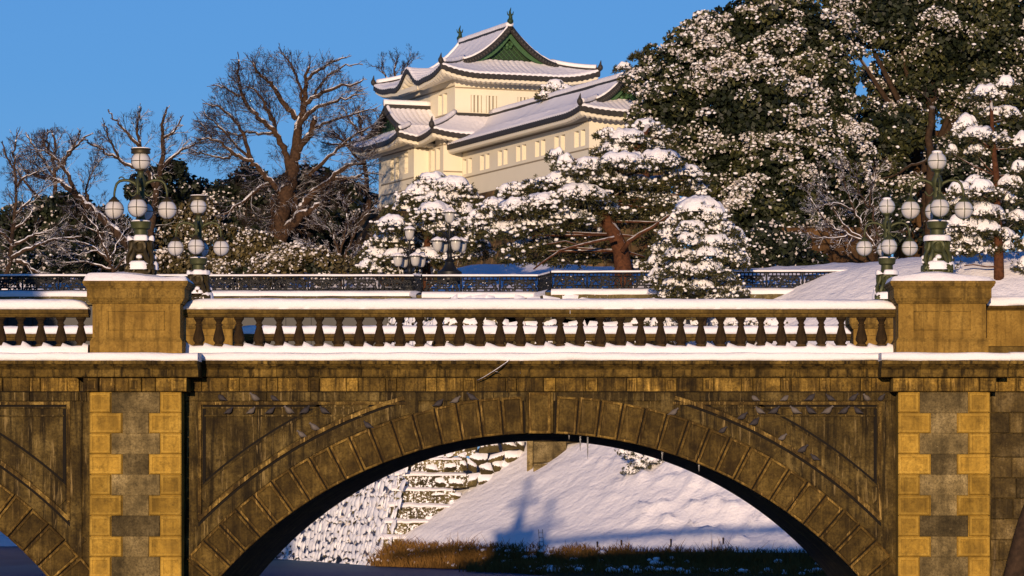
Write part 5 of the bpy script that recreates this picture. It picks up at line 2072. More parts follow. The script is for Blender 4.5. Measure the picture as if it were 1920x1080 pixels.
    dirs = Dr[:, None, :] * .8 + RNG.normal(0, .62, (n, k, 3))
    dirs /= np.linalg.norm(dirs, axis=2, keepdims=True)
    ln = needle * RNG.uniform(.6, 1.2, (n, k, 1))
    side = np.cross(dirs, RNG.normal(size=(n, k, 3))); side /= np.linalg.norm(side, axis=2, keepdims=True) + 1e-9
    w_ = needle * .11
    C3 = C[:, None, :]
    V = np.stack([C3 - side * w_ * .6, C3 + dirs * ln * .6 - side * w_, C3 + dirs * ln, C3 + dirs * ln * .6 + side * w_], axis=2).reshape(-1, 3)
    Fq = np.arange(len(V)).reshape(-1, 4)
    cr = fast_mesh('crown', V, [(Fq, 0, False)], ['needle_pine'], root)
    if SC_:
        V, Ft = lumps(np.concatenate(SC_), np.concatenate(SR), .7, ICO1, .16)
        parts_ = [(Ft, 0, True)]
        if GV:
            parts_.append((np.concatenate(GF) + len(V), 0, True))
            V = np.concatenate([V] + GV)
        fast_mesh('snow', V, parts_, ['tree_snow'], cr)
    return root

# ---------------------------------------------------------------- bare trees
DOME = [None]
def outside(p):
    if DOME[0] is None: return False
    cx, cy, rx, ry = DOME[0]
    px = PX + p[0] / p[1] * F; py = PY - (p[2] - ZC) / p[1] * F
    return ((px - cx) / rx) ** 2 + ((py - cy) / ry) ** 2 > 1 + .22 * mnoise.noise((px * .03, py * .03, 1)) + RNG.uniform(-.16, .10)
def unit(v): return v / (np.linalg.norm(v) + 1e-9)
def grow(m, p, d, ln, r, depth, up=.06, spread=.6, tw=None, n=4, kink=.14):
    pts = [p]; rad = [r]
    d = unit(d)
    for i in range(n):
        d = unit(d + RNG.normal(0, kink, 3) + np.array([0, 0, up * .35]))
        p = p + d * ln / n
        pts.append(p); rad.append(r * (1 - .5 * (i + 1) / n))
        if outside(p):
            m.tube(pts, rad, 3, cap=False)
            return
        if depth > 0 and i >= 1 and RNG.random() < .75:
            ax = unit(np.cross(d, RNG.normal(size=3)))
            nd = unit(d * cos(spread) + ax * sin(spread) * RNG.uniform(.7, 1.3) + np.array([0, 0, up]))
            grow(m if depth > 1 or tw is None else tw, p, nd, ln * RNG.uniform(.5, .72), max(r * .5, .010), depth - 1, up, spread, tw, 3, kink)
    m.tube(pts, rad, 5 if r > .05 else 3, cap=False)
    if depth > 0:
        for s in range(2):
            ax = unit(np.cross(d, RNG.normal(size=3)))
            nd = unit(d + ax * spread * .75 + np.array([0, 0, up]))
            grow(m if depth > 1 or tw is None else tw, p, nd, ln * RNG.uniform(.55, .8), max(r * .55, .010), depth - 1, up, spread, tw, 3, kink)

def bare_tree(name, label, d, limbs, trunk_mat='bark_zelkova', twig_mat='bark_twig', fine=3, step=1.0, ln=(1.3, 2.4), up=.05, spread=.6, start=.45, twr=.05, group=None, cat='bare tree', dspread=1.6, twig_every=.75, lift=0.06, dome=None):
    """limbs: list of (pixel polyline, r0 px, r1 px)"""
    s = d / F
    DOME[0] = dome
    lim3 = []
    for li, (pts, r0, r1) in enumerate(limbs):
        dz = 0.0 if li == 0 else RNG.uniform(-dspread, dspread)
        k = len(pts)
        out = [P(q[0], q[1], d + dz * (i / max(1, k - 1))) for i, q in enumerate(pts)]
        lim3.append((out, r0 * s, r1 * s))
    base = lim3[0][0][0].copy()
    gz = float(ground(base[0], base[1]))
    root = thing(name, (base[0], base[1], min(gz, base[2])), label, cat, group)
    m = MB(); tw = MB()
    if base[2] > gz: lim3[0] = ([np.array([base[0] - .1, base[1], gz - .3])] + lim3[0][0], lim3[0][1] * 1.15, lim3[0][2])
    cen = np.mean([p for q in lim3 for p in q[0]], axis=0)
    for (pts, r0, r1) in lim3:
        # smooth polyline
        arr = np.array(pts)
        tt = np.linspace(0, len(arr) - 1, (len(arr) - 1) * 4 + 1)
        sm_ = np.stack([np.interp(tt, np.arange(len(arr)), arr[:, k]) for k in range(3)], axis=1)
        for _ in range(2): sm_[1:-1] = (sm_[:-2] + 2 * sm_[1:-1] + sm_[2:]) / 4
        sm_[1:-1] += RNG.normal(0, .05, sm_[1:-1].shape)
        rad = np.linspace(r0, r1, len(sm_))
        m.tube(sm_, rad, 8 if r0 > .15 else 6, cap=True)
        seg = np.linalg.norm(np.diff(sm_, axis=0), axis=1); cum = np.concatenate([[0], np.cumsum(seg)])
        tot = cum[-1]
        a = tot * start
        while a < tot:
            p = np.array([np.interp(a, cum, sm_[:, k]) for k in range(3)])
            i = min(len(sm_) - 2, int(np.searchsorted(cum, a)))
            t_ = unit(sm_[min(i + 1, len(sm_) - 1)] - sm_[max(i - 1, 0)])
            ax = unit(np.cross(t_, RNG.normal(size=3)))
            out = unit((p - cen) * np.array([1, 1, .8]))
            nd = unit(t_ * .6 + ax * .75 + out * .6 + np.array([0, 0, lift]))
            rr = np.interp(a, cum, rad)
            grow(m, p, nd, RNG.uniform(*ln) * (.6 + .6 * (1 - a / tot)), min(twr, rr * .55), fine, up, spread, tw)
            a += twig_every * RNG.uniform(.6, 1.4)
        # end sprays
        for _ in range(3):
            nd = unit(unit(sm_[-1] - sm_[-3]) + RNG.normal(0, .35, 3) + np.array([0, 0, lift]))
            grow(m, sm_[-1], nd, RNG.uniform(*ln), min(twr, r1 * .8), fine, up, spread, tw)
    m.build('trunk', trunk_mat, root, smooth=True, recalc=False)
    DOME[0] = None
    if tw.v: tw.build('twigs', twig_mat, root, recalc=False)
    return root

# ================================================================== place them
# big zelkova
bare_tree('zelkova_tree', 'large spreading bare zelkova left of the castle turret, its dark crown against the blue sky', 233, [
    ([(522, 455), (520, 427), (526, 400), (535, 370), (548, 312), (556, 272), (560, 235), (570, 202), (573, 160), (580, 125)], 19, 2.2),
    ([(511, 463), (530, 440), (560, 406), (580, 395), (600, 383)], 13, 5),
    ([(556, 408), (562, 394), (580, 370), (600, 352), (621, 337), (640, 318), (660, 307), (680, 306)], 9, 2.5),
    ([(621, 337), (650, 334), (672, 329), (684, 326)], 5, 2),
    ([(562, 402), (540, 372), (519, 353), (495, 326), (474, 304), (456, 296), (438, 288), (415, 268), (397, 260), (372, 261)], 6.5, 2),
    ([(474, 304), (462, 270), (448, 235), (420, 205), (390, 195)], 4.5, 1.6),
    ([(560, 402), (553, 372), (543, 345), (536, 322)], 5, 3),
    ([(543, 318), (535, 285), (519, 251), (495, 228), (474, 211), (458, 188), (450, 166), (445, 140), (448, 112)], 6.5, 1.8),
    ([(535, 290), (524, 262), (515, 232), (505, 205)], 4, 1.6),
    ([(556, 222), (535, 200), (520, 175), (511, 158), (495, 148), (482, 137), (474, 118)], 6, 1.6),
    ([(556, 284), (572, 262), (584, 251), (587, 232), (592, 222)], 7, 5),
    ([(571, 200), (590, 180), (620, 168), (650, 160), (680, 150)], 5, 1.5),
    ([(562, 230), (585, 205), (610, 195), (640, 188), (665, 178)], 5, 1.5),
    ([(574, 150), (600, 130), (625, 115), (650, 108)], 3.5, 1.4),
    ([(503, 345), (480, 360), (462, 370), (448, 384), (417, 402)], 5, 2),
    ([(519, 455), (514, 420), (511, 390), (514, 365)], 5, 4),
    ([(515, 235), (500, 205), (490, 180), (470, 165)], 4, 1.5),
    ([(438, 288), (420, 300), (390, 290), (366, 285)], 3, 1.3),
    ([(519, 251), (500, 250), (470, 248), (440, 255), (412, 240)], 3.5, 1.4),
    ([(580, 330), (610, 300), (640, 270), (668, 250), (695, 238)], 4, 1.3),
    ([(590, 240), (625, 225), (660, 215), (700, 205)], 3.5, 1.2),
    ([(568, 190), (560, 150), (545, 120), (530, 100)], 3.5, 1.2),
    ([(450, 180), (425, 165), (405, 160)], 3, 1.1),
    ([(474, 304), (440, 270), (410, 235), (385, 215)], 3.5, 1.2),
    ([(397, 261), (385, 240), (372, 225)], 2.5, 1),
    ([(590, 180), (610, 145), (640, 125), (672, 120)], 3, 1.1),
], fine=3, ln=(.8, 1.5), twig_every=.22, start=.3, twr=.028, up=.02, lift=.03, dome=(538, 268, 182, 180))

SN = dict(trunk_mat='bark_snowy')
bare_tree('bare_tree', 'tall bare tree rising behind the left front globe lamp', 236, dome=(270, 320, 105, 122), limbs=[
    ([(278, 470), (284, 420), (290, 365), (300, 320), (306, 270), (303, 235), (312, 205)], 8, 2),
    ([(262, 318), (245, 312), (222, 298), (200, 285), (176, 272), (150, 262)], 4.5, 1.5),
    ([(300, 320), (320, 295), (345, 280), (372, 268)], 4, 1.5), ([(262, 275), (240, 250), (222, 232), (205, 212)], 4, 1.4), ([(304, 262), (330, 245), (340, 222)], 3, 1.3),
    ([(290, 350), (276, 320), (262, 275), (255, 240), (262, 212)], 5, 1.5), ([(222, 298), (205, 262), (196, 235)], 3, 1.2)],
    fine=3, ln=(.6, 1.1), twig_every=.25, start=.3, twr=.038, **SN)
bare_tree('bare_tree', 'leaning bare tree with thick snow along its slanting trunk, left of the globe lamp', 234, dome=(135, 365, 130, 130), limbs=[
    ([(262, 490), (235, 455), (195, 410), (165, 385), (145, 366), (120, 345), (95, 335), (60, 325), (45, 318)], 9, 2.5),
    ([(145, 366), (128, 330), (118, 312), (100, 292), (75, 282)], 4.5, 1.6), ([(118, 312), (126, 290), (140, 272), (150, 250)], 3, 1.3),
    ([(165, 385), (160, 350), (172, 325)], 3, 1.3), ([(235, 455), (215, 440), (190, 436), (160, 425)], 3, 1.3), ([(100, 292), (85, 270), (90, 248)], 3, 1.2), ([(120, 345), (90, 330), (60, 305)], 3, 1.2)],
    fine=3, ln=(.6, 1.1), twig_every=.25, start=.3, twr=.038, **SN)
bare_tree('bare_tree', 'low bare tree with long snow-covered branches reaching right at the left edge', 226, dome=(45, 380, 115, 135), limbs=[
    ([(8, 520), (18, 495), (22, 470), (24, 440), (28, 400), (30, 350), (26, 300), (30, 262)], 5, 1.6),
    ([(20, 485), (45, 470), (75, 458), (95, 450), (120, 447), (150, 444)], 4.5, 1.6), ([(30, 488), (45, 490), (55, 503), (75, 511)], 4.5, 3),
    ([(26, 462), (50, 447), (70, 440), (92, 432)], 4, 1.4), ([(20, 455), (8, 440), (-15, 425)], 4, 1.5), ([(28, 400), (50, 380), (75, 360)], 3, 1.2),
    ([(95, 450), (110, 462), (128, 475)], 2.5, 1.2), ([(30, 350), (50, 330), (70, 322)], 3, 1.2), ([(24, 430), (50, 415), (60, 395)], 3, 1.2)],
    fine=3, ln=(.55, 1.0), twig_every=.3, start=.3, twr=.038, **SN)
bare_tree('bare_tree', 'bare tree with fine twigs behind the left trees, under the open sky', 250, dome=(95, 350, 120, 112), limbs=[
    ([(105, 480), (108, 420), (104, 360), (100, 310), (104, 270), (98, 250)], 6, 1.6), ([(104, 330), (80, 300), (62, 270), (50, 252)], 3.5, 1.4), ([(104, 320), (130, 290), (150, 265), (170, 252)], 3.5, 1.4),
    ([(101, 300), (85, 275), (80, 255)], 3, 1.2), ([(108, 400), (70, 370), (40, 330), (15, 300), (5, 270)], 3.5, 1.3)], fine=3, ln=(.6, 1.1), twig_every=.25, start=.3, twr=.038)
bare_tree('bare_tree', 'bare tree squeezed between the zelkova and the castle turret', 256, dome=(670, 300, 70, 105), limbs=[
    ([(690, 430), (692, 380), (684, 320), (680, 280), (676, 240), (672, 215)], 6, 1.8), ([(684, 310), (660, 285), (640, 262), (625, 245)], 3.5, 1.4), ([(681, 280), (700, 255), (712, 235), (715, 215)], 3.5, 1.4),
    ([(676, 250), (655, 225), (645, 205)], 3, 1.3), ([(680, 290), (650, 270), (620, 270)], 3, 1.2)], fine=3, ln=(.7, 1.3), twig_every=.24, start=.3)
bare_tree('bare_tree', 'distant bare treetop showing behind the upper castle roof', 275, [
    ([(742, 300), (740, 240), (738, 190), (738, 150), (742, 125)], 4, 1.5), ([(738, 170), (725, 145), (716, 130)], 2.5, 1.2), ([(739, 160), (755, 140), (764, 122)], 2.5, 1.2)], fine=3, ln=(.5, .8), twig_every=.3, start=.4)
# snow-laden bare shrubs
bare_tree('bare_shrub', 'snow-laden bare shrub spreading left of the far right globe lamp', 178, [
    ([(1655, 500), (1648, 470), (1620, 452), (1590, 440), (1560, 425), (1535, 400), (1520, 372)], 4, 1.2), ([(1648, 470), (1620, 430), (1600, 395), (1585, 350), (1580, 325)], 3, 1.1),
    ([(1590, 440), (1555, 448), (1525, 446)], 2.5, 1.1), ([(1648, 470), (1640, 420), (1630, 370), (1640, 335)], 3, 1.1), ([(1620, 452), (1580, 420), (1550, 380), (1548, 345)], 2.5, 1), ([(1600, 395), (1570, 380), (1545, 385)], 2, 1), ([(1630, 390), (1612, 365), (1605, 335)], 2, 1)],
    trunk_mat='bark_snowy', twig_mat='bark_snowy', fine=3, ln=(.32, .62), twig_every=.36, start=.2, twr=.03, up=.05, dspread=1.0, cat='bare shrub')
bare_tree('bare_shrub', 'thicket of snowy bare twigs at the foot of the castle base, right of the zelkova', 224, [
    ([(640, 520), (636, 480), (628, 445), (612, 425)], 3, 1), ([(638, 500), (655, 460), (668, 425), (690, 400)], 3, 1), ([(636, 490), (610, 470), (585, 462)], 2.5, 1), ([(640, 505), (665, 480), (690, 470)], 2.5, 1), ([(636, 480), (648, 440), (650, 400)], 2.5, 1), ([(630, 500), (600, 492), (575, 490)], 2.5, 1), ([(640, 510), (670, 500), (688, 492)], 2.5, 1)],
    trunk_mat='bark_snowy', twig_mat='bark_snowy', fine=3, ln=(.4, .7), twig_every=.34, start=.15, twr=.035, up=.1, dspread=1.2, cat='bare shrub')

bare_tree('bare_shrub', 'tangle of low snowy branches below the leaning trunk, left of the front lamp pedestal', 228, [
    ([(215, 520), (205, 490), (185, 470), (160, 455), (130, 452)], 4, 1.2), ([(205, 490), (190, 450), (180, 425), (165, 410)], 3, 1.1), ([(210, 505), (180, 495), (150, 490), (115, 492)], 3, 1.1), ([(205, 490), (220, 460), (232, 435)], 2.5, 1), ([(212, 510), (235, 485), (250, 465)], 2.5, 1), ([(185, 470), (160, 475), (135, 478)], 2, 1)],
    trunk_mat='bark_snowy', twig_mat='bark_snowy', fine=2, ln=(.6, 1.0), twig_every=.45, start=.2, twr=.028, up=.08, dspread=1.2, cat='bare shrub')
# evergreens on the left, behind the railing
def ev(label, specs, d, snow, leaf='leaf_dark', **k):
    lob = [lobe_px(px, py, rx, ry, d + dd) for (px, py, rx, ry, dd) in specs]
    px = np.mean([q[0] for q in specs])
    b = on_ground(px, d)
    return broad_tree(k.pop('name', 'evergreen_tree'), label, b, lob, leaf, snow, **k)
ev('dark evergreen with a lumpy top between the left lamps and the zelkova', [(455, 350, 42, 38, 0), (425, 395, 45, 35, 1), (490, 400, 35, 45, 0), (450, 440, 60, 40, -1)], 243, .16, lsize=.2)
ev('low dark evergreen crown against the sky right of the rear left lamp', [(370, 358, 32, 22, 0), (345, 385, 40, 30, 1), (395, 395, 35, 30, 0)], 250, .03, lsize=.2)
ev('dark pine-like evergreen just right of the left front lamp globes', [(310, 322, 26, 16, 0), (290, 350, 40, 26, 1), (320, 375, 35, 25, 0)], 247, .08, lsize=.2)
ev('dark evergreen behind the leaning snowy trunk', [(125, 385, 45, 28, 0), (90, 420, 50, 35, 1), (150, 430, 45, 38, 0), (110, 470, 70, 40, 0)], 247, .10, lsize=.2)
ev('dark evergreen mass at the left edge behind the low bare tree', [(30, 430, 45, 40, 0), (-20, 460, 50, 50, 0), (55, 480, 55, 40, -1)], 246, .12, lsize=.2)
ev('snow speckled evergreen behind the left front lamp pedestal', [(205, 440, 50, 38, 0), (240, 480, 55, 38, 0), (190, 495, 50, 28, -1)], 240, .3, lsize=.19)
ev('snow speckled bush behind the rear left lamp', [(330, 440, 45, 42, 0), (375, 420, 40, 40, 0), (350, 495, 60, 30, -1)], 238, .42, lsize=.18, leaf='leaf_shrub', name='evergreen_bush')
ev('broad snow speckled bush left of the zelkova trunk', [(430, 470, 50, 36, 0), (480, 480, 45, 36, 0), (450, 510, 70, 22, -1)], 231, .42, lsize=.18, leaf='leaf_shrub', name='evergreen_bush')
ev('pale brown snowy bush at the foot of the zelkova', [(560, 492, 50, 28, 0), (610, 500, 45, 24, -1), (520, 505, 40, 20, 0)], 224, .5, lsize=.17, leaf='leaf_shrub', name='evergreen_bush')
ev('dark evergreen in the gap between the zelkova and the turret base', [(640, 385, 50, 45, 0), (600, 360, 45, 40, 1), (680, 420, 40, 50, 0), (650, 450, 55, 40, 0)], 262, .07, lsize=.21)
ev('dark evergreen behind the zelkova trunk', [(560, 360, 45, 40, 0), (540, 410, 50, 40, 0), (580, 430, 50, 40, -1)], 258, .06, lsize=.21)
ev('low snowy bush behind the railing left of the front lamp pedestal', [(110, 498, 55, 22, 0), (60, 505, 40, 20, 0), (30, 505, 40, 18, 0)], 232, .3, lsize=.18, name='evergreen_bush')

# big evergreens on the right
ev('dark evergreen behind the snow-laden bare shrub and above the brown block wall', [(1600, 400, 60, 45, 0), (1660, 410, 50, 45, 0), (1560, 430, 50, 40, 0)], 194, .14, lsize=.17, trunk_r=.2)
ev('dark bush closing the gap under the huge evergreen, left of the brown wall', [(1440, 470, 60, 36, 0), (1390, 490, 50, 28, 0), (1500, 480, 30, 30, 1)], 184, .12, lsize=.17, name='evergreen_bush', trunk_r=.15)
ev('huge snow flecked evergreen right of the turret gallery, filling the middle of the trees', [
    (1400, 80, 105, 95, 0), (1300, 130, 85, 80, -1), (1262, 215, 70, 75, -2), (1500, 85, 100, 95, 1), (1420, 215, 130, 95, -2), (1545, 190, 75, 100, 0), (1330, 300, 90, 75, -1), (1480, 310, 110, 90, -2), (1440, 405, 100, 65, -3), (1560, 300, 65, 90, 0), (1230, 160, 40, 45, 1), (1360, 385, 70, 60, -1)],
    194, .85, leaf='leaf_broad', lsize=.165, trunk_r=.6, nleaf=85, sub_r=(.4, .8), lump_r=(.045, .135))
ev('tall dark evergreen at the top right corner with little snow', [
    (1680, 40, 80, 70, 0), (1790, 60, 100, 90, 0), (1890, 60, 90, 100, 0), (1740, 150, 80, 70, 1), (1840, 170, 90, 80, 1), (1930, 200, 60, 100, 0), (1660, 170, 40, 60, 2), (1600, 20, 45, 30, 0), (1590, 75, 30, 22, 0)],
    200, .48, leaf='leaf_broad', lsize=.165, trunk_r=.6, nleaf=85, gap=.06, sub_r=(.4, .8), lump_r=(.045, .13))
ev('dim evergreen below the sky gap with patches of snow, above the far right lamp', [
    (1640, 250, 60, 60, 0), (1690, 240, 50, 45, 0), (1600, 370, 55, 60, 0), (1660, 330, 55, 55, 1)], 197, .5, leaf='leaf_broad', lsize=.165, trunk_r=.4, gap=.05, sub_r=(.4, .75), lump_r=(.045, .13))
ev('dark evergreen in the shade behind the right globe lamps', [(1830, 300, 80, 55, 0), (1900, 330, 70, 70, 0), (1860, 410, 80, 60, -1), (1800, 440, 60, 60, 0)], 199, .16, leaf='leaf_dark', lsize=.17, trunk_r=.4)
bare_tree('dead_trunk', 'dark bare trunk standing before the brown stone wall behind the right lamps', 196, [
    ([(1742, 520), (1742, 440), (1744, 340), (1742, 260), (1748, 200)], 9, 6), ([(1738, 300), (1700, 318), (1660, 335), (1630, 345)], 3, 1.2)], fine=1, ln=(.6, 1.0), twig_every=3.0, trunk_mat='bark_dark', cat='tree trunk')

# pines
px_ = lambda pts, d: [P(a, b, d) for a, b in pts]
dA = 190
pine('pine_tree', 'snow-heaped pine in front of the left end of the turret, behind the hooded lamps', on_ground(800, dA), px_([(800, 470), (805, 430), (812, 390), (815, 355)], dA), [
    (812, 345, 38, 14), (850, 352, 35, 14), (785, 368, 38, 16), (830, 378, 52, 15), (880, 372, 22, 12), (760, 395, 40, 16), (815, 402, 45, 15), (868, 400, 34, 16), (738, 425, 38, 14), (790, 430, 40, 14), (845, 428, 45, 15), (895, 425, 25, 14),
    (722, 455, 36, 13), (770, 458, 38, 13), (825, 455, 40, 14), (880, 455, 30, 14), (705, 480, 30, 12), (745, 485, 35, 12), (800, 485, 40, 13), (690, 503, 26, 10), (730, 508, 38, 10), (780, 510, 40, 10), (860, 480, 32, 12), (905, 470, 18, 14)],
    dA, 1.1, .22, lump=(.15, .34))
dB = 183
pine('pine_tree', 'great layered pine with a reddish forked trunk, snow thick on its spreading boughs', on_ground(1168, dB), px_([(1168, 500), (1164, 470), (1152, 440), (1138, 415), (1130, 380), (1140, 340), (1170, 300), (1205, 262), (1215, 235)], dB), [
    (1212, 238, 34, 9, 1), (1238, 252, 28, 9, 1), (1178, 262, 42, 12, 0), (1140, 252, 22, 7, 1), (1225, 278, 40, 12, 1), (1150, 284, 38, 12, 0),
    (1165, 309, 62, 13, -2, 1.8), (1235, 303, 42, 13, -1.5, 1.5), (1100, 318, 40, 14, -2, 1.6), (1062, 310, 24, 12, -1, 1.4), (1045, 292, 18, 9, 0), (1285, 330, 40, 15, 0), (1300, 355, 30, 12, 1), (1130, 340, 60, 12, -1),
    (1050, 345, 45, 14, -1), (1000, 352, 38, 13, 0), (960, 362, 30, 12, 0), (1085, 368, 60, 14, -2, 1.3), (1020, 385, 55, 15, -2, 1.4), (970, 395, 45, 14, -2, 1.4), (925, 392, 32, 13, -1, 1.2), (900, 412, 28, 13, -1, 1.2),
    (1180, 345, 60, 12, 0, .5), (1240, 350, 45, 14, 1, .5), (1195, 372, 60, 16, 1, .25), (1130, 395, 55, 14, 0, .4), (1060, 412, 55, 14, -1, .8), (1000, 425, 50, 14, -1, .8), (950, 435, 40, 13, -1, .8), (1245, 385, 45, 18, 1, .3), (1270, 410, 40, 15, 1, .3),
    (1090, 440, 50, 14, 1, .15), (1030, 455, 45, 12, 1, .15), (985, 465, 45, 12, 1, .2), (1230, 440, 45, 18, 2, .1), (1200, 410, 50, 16, 2, .15), (1120, 470, 45, 14, 3, .1), (1060, 485, 55, 10, 3, .1), (1230, 480, 40, 16, 3, .08), (965, 485, 30, 8, 2, .2), (1190, 500, 30, 7, 2, .3)],
    dB, 1.0, .42, lump=(.15, .33), branches=[
        (px_([(1166, 472), (1180, 452), (1200, 438), (1225, 425), (1245, 410), (1275, 392), (1310, 372)], dB - 1), .13, .04), (px_([(1152, 445), (1120, 452), (1085, 460), (1050, 470), (1020, 490), (1000, 505)], dB - 2), .09, .04), (px_([(1085, 460), (1060, 452), (1025, 458)], dB - 2), .05, .03)])
bC = ray_hill(1318, 690, 150)
dC = bC[1]
pine('pine_tree', 'small rounded pine with a thick snow cap, standing before the right railing', bC, px_([(1318, 640), (1320, 560), (1316, 500), (1318, 440), (1314, 400)], dC), [
    (1312, 400, 48, 17, -.6, 2.0), (1335, 412, 34, 14, -1, 1.8), (1278, 400, 16, 15, 0), (1282, 385, 12, 8, 0), (1268, 420, 24, 13, -.5), (1300, 432, 36, 12, -1.4), (1345, 432, 34, 12, -1), (1364, 440, 22, 15, -.5, 1.4), (1382, 455, 22, 14, 0, 1.5), (1255, 445, 26, 13, -.5), (1290, 455, 38, 12, -1.8), (1340, 458, 38, 12, -1.6),
    (1242, 468, 24, 11, 0), (1275, 482, 36, 11, -1.8), (1325, 480, 36, 12, -2), (1365, 478, 30, 15, -1, 1.3), (1385, 492, 20, 13, -.5, 1.3), (1235, 495, 28, 10, 0, .8), (1280, 508, 42, 11, -1.8, .6), (1330, 508, 40, 12, -2, .6), (1235, 520, 26, 9, -.5, .9), (1270, 535, 40, 11, -1, .6), (1315, 540, 40, 10, -1.5, .35), (1360, 525, 30, 13, -1, .4), (1375, 545, 26, 10, -.5, .7),
    (1255, 555, 30, 9, -.5, .4), (1345, 557, 36, 9, -1, .4), (1240, 612, 40, 12, 0), (1290, 625, 45, 12, -1), (1390, 612, 50, 14, 0, 1.4), (1450, 618, 40, 16, 0, 1.4), (1350, 630, 50, 10, -1)],
    dC, 1.0, .16, lump=(.11, .25), needle=.2, bark='bark_dark')
bD = ray_hill(1873, 520, 140)
dD = bD[1]
pine('pine_tree', 'tall thin pine with a straight red trunk and snowy pads at the right edge', bD, px_([(1873, 500), (1872, 440), (1869, 380), (1868, 330), (1863, 280), (1860, 230), (1858, 185)], dD), [
    (1850, 178, 34, 10, 0, 1.5), (1885, 160, 22, 8, 0, 1.3), (1812, 238, 24, 13, 0, 1.5), (1800, 252, 22, 8, 0), (1835, 256, 36, 11, -.5, 1.4), (1890, 215, 30, 10, 1, .6), (1880, 265, 30, 10, .5), (1915, 270, 24, 12, 0, 1.3), (1785, 285, 12, 6, 0), (1830, 285, 25, 8, 0, .8), (1862, 215, 30, 8, 1, .6),
    (1915, 318, 28, 9, 0), (1830, 345, 26, 9, 0), (1800, 362, 28, 12, -.5, 1.3), (1842, 360, 34, 14, -1, 1.2), (1895, 345, 24, 9, 0), (1805, 385, 36, 10, 0, .6), (1880, 375, 30, 10, 1, .8), (1845, 402, 40, 13, -.5, 1.2), (1800, 425, 30, 13, -.5, 1.3), (1842, 432, 36, 12, -.5, 1.1), (1905, 410, 25, 10, 1, .8), (1780, 440, 26, 11, 0, 1.2), (1815, 455, 38, 11, 0), (1880, 445, 28, 10, .5), (1790, 470, 34, 9, 0), (1890, 465, 24, 7, 0), (1840, 470, 30, 8, 0), (1775, 495, 14, 10, 0, .5), (1918, 500, 14, 12, 0, .6), (1925, 460, 14, 8, 0)],
    dD, .9, .22, lump=(.10, .23), needle=.2, bark='bark_pine', branches=[(px_([(1874, 500), (1850, 500), (1825, 496), (1808, 498)], dD), .05, .03)])
pine('pine_tree', 'snowy pine top peeping over the gallery roof beside the upper storey', (P(1045, 172, 231)[0], 231, 17), px_([(1045, 230), (1045, 185)], 231), [(1040, 165, 22, 9, 0), (1060, 174, 26, 9, 0), (1030, 180, 22, 8, 0), (1075, 180, 20, 7, 0)], 231, .9, .2)
pine('pine_tree', 'dark flat pine top standing clear behind the left shoulder of the huge evergreen', on_ground(1212, 216), px_([(1212, 300), (1210, 200), (1210, 120)], 216), [(1212, 102, 20, 5, 0, 0), (1195, 108, 14, 4, 0, 0), (1172, 128, 20, 6, 0, .5), (1225, 125, 24, 6, 0, .4), (1190, 145, 26, 8, 0, .7), (1205, 165, 30, 9, 0, .7)], 216, .8, .2)
sp = ray_hill(1225, 858, 140)
dS = sp[1] - .6
pine('pine_sapling', 'small snowy pine bough hanging over the bank just under the arch', sp, px_([(1218, 862), (1200, 870), (1182, 882)], dS), [(1182, 884, 15, 6, -.2), (1200, 873, 18, 6, -.3), (1222, 864, 18, 6, -.3), (1172, 848, 14, 6, 0), (1190, 856, 16, 6, 0), (1245, 868, 14, 4, -.3)], dS, .9, .05, needle=.13, lump=(.06, .14), cat='pine sapling')

# leaning trunk at the right edge, before the bridge
lt = MB()
pts = [P(1872, 1240, 75), P(1888, 1150, 75), P(1906, 1060, 75), P(1924, 990, 75), P(1946, 920, 75.2), P(1981, 830, 75.5)]
tr = thing('leaning_trunk', pts[0], 'dark leaning tree trunk cut by the right edge in front of the bridge', 'tree trunk')
lt.tube([np.array(q) + RNG.normal(0, .01, 3) for q in pts], [.30, .26, .23, .21, .19, .17], 12)
lt.build('trunk', 'bark_dark', tr, smooth=True)

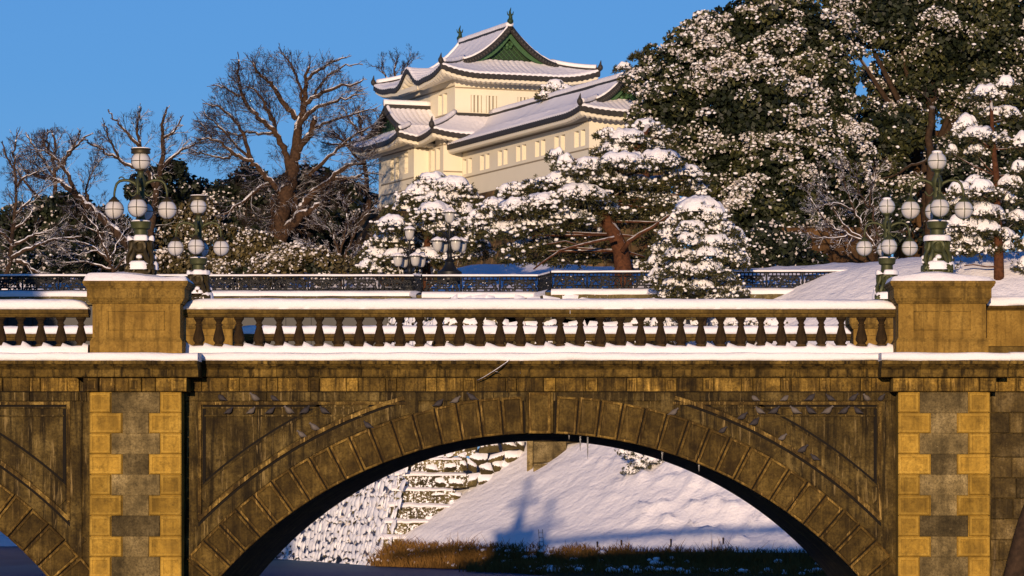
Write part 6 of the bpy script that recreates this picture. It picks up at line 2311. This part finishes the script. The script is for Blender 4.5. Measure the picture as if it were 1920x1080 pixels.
# stakes and grass stems on the bank's lower edge
for (px, h, lab) in [(1165, .35, 'short dark stake at the bank edge below the pine bough'), (1258, .4, 'short stake in the snow right of the bank middle'), (1356, .42, 'thicker stake near the right end of the bank edge'), (1120, .3, 'small stake at the bank edge left of the others')]:
    b = ray_hill(px, 1030, 130)
    m = MB(); m.lathe(b, [(.035, -.3), (.035, h * .8), (.045, h), (.02, h + .03)], 7)
    tag(m.build('stake', 'bark_dark', None, smooth=True), lab, 'stake', 'stakes along the foot of the bank')
b = ray_hill(1016, 1030, 130)
lr = thing('wire_frame', b, 'small ladder shaped wire frame standing in the blue shade at the bank edge', 'wire frame')
m = MB()
for k in (-.09, .09): m.tube([b + np.array([k, 0, -.2]), b + np.array([k - .06, 0, .85])], .014, 5)
for z in (.1, .3, .5, .7): m.tube([b + np.array([-.09 - .06 * z, 0, z]), b + np.array([.09 - .06 * z, 0, z])], .012, 5)
m.build('frame', 'black_iron', lr)

# left bank just outside the frame: its trees keep the near corner of the moat in shade
mb = MB()
n = 26; A = np.zeros((n, n, 3))
for i in range(n):
    for j in range(n):
        x = -62 + 41 * i / (n - 1); y = 92 + 40 * j / (n - 1)
        e = min(1.0, (x + 62) / 4.0, (-21 - x) / 4.0, (y - 92) / 4.0, (132 - y) / 4.0)
        A[i, j] = (x, y, -1.0 + 3.6 * float(sstep(0, 1, max(e, 0))) + .15 * nz(x, y, .5))
mb.grid(A)
tag(mb.build('left_bank', 'snow_slope', None, smooth=True), kind='structure')
for (x, y, h, rx, lab) in [(-25.5, 112, 12.0, 2.6, 'evergreen on the left bank outside the picture, nearest the bridge'), (-35.5, 112, 18.5, 4.2, 'tallest evergreen on the left bank outside the picture'), (-47, 112, 13.5, 6.5, 'broad evergreen on the left bank farthest from the bridge')]:
    z0 = 2.4
    broad_tree('evergreen_tree', lab, (x, y, z0), [((x, y, z0 + h * .66), (rx, rx, h * .36)), ((x + .5, y + 1, z0 + h * .4), (rx * 1.1, rx, h * .24))], 'leaf_dark', .12, sub=.35, lsize=.3, nleaf=40, sub_r=(.8, 1.3))
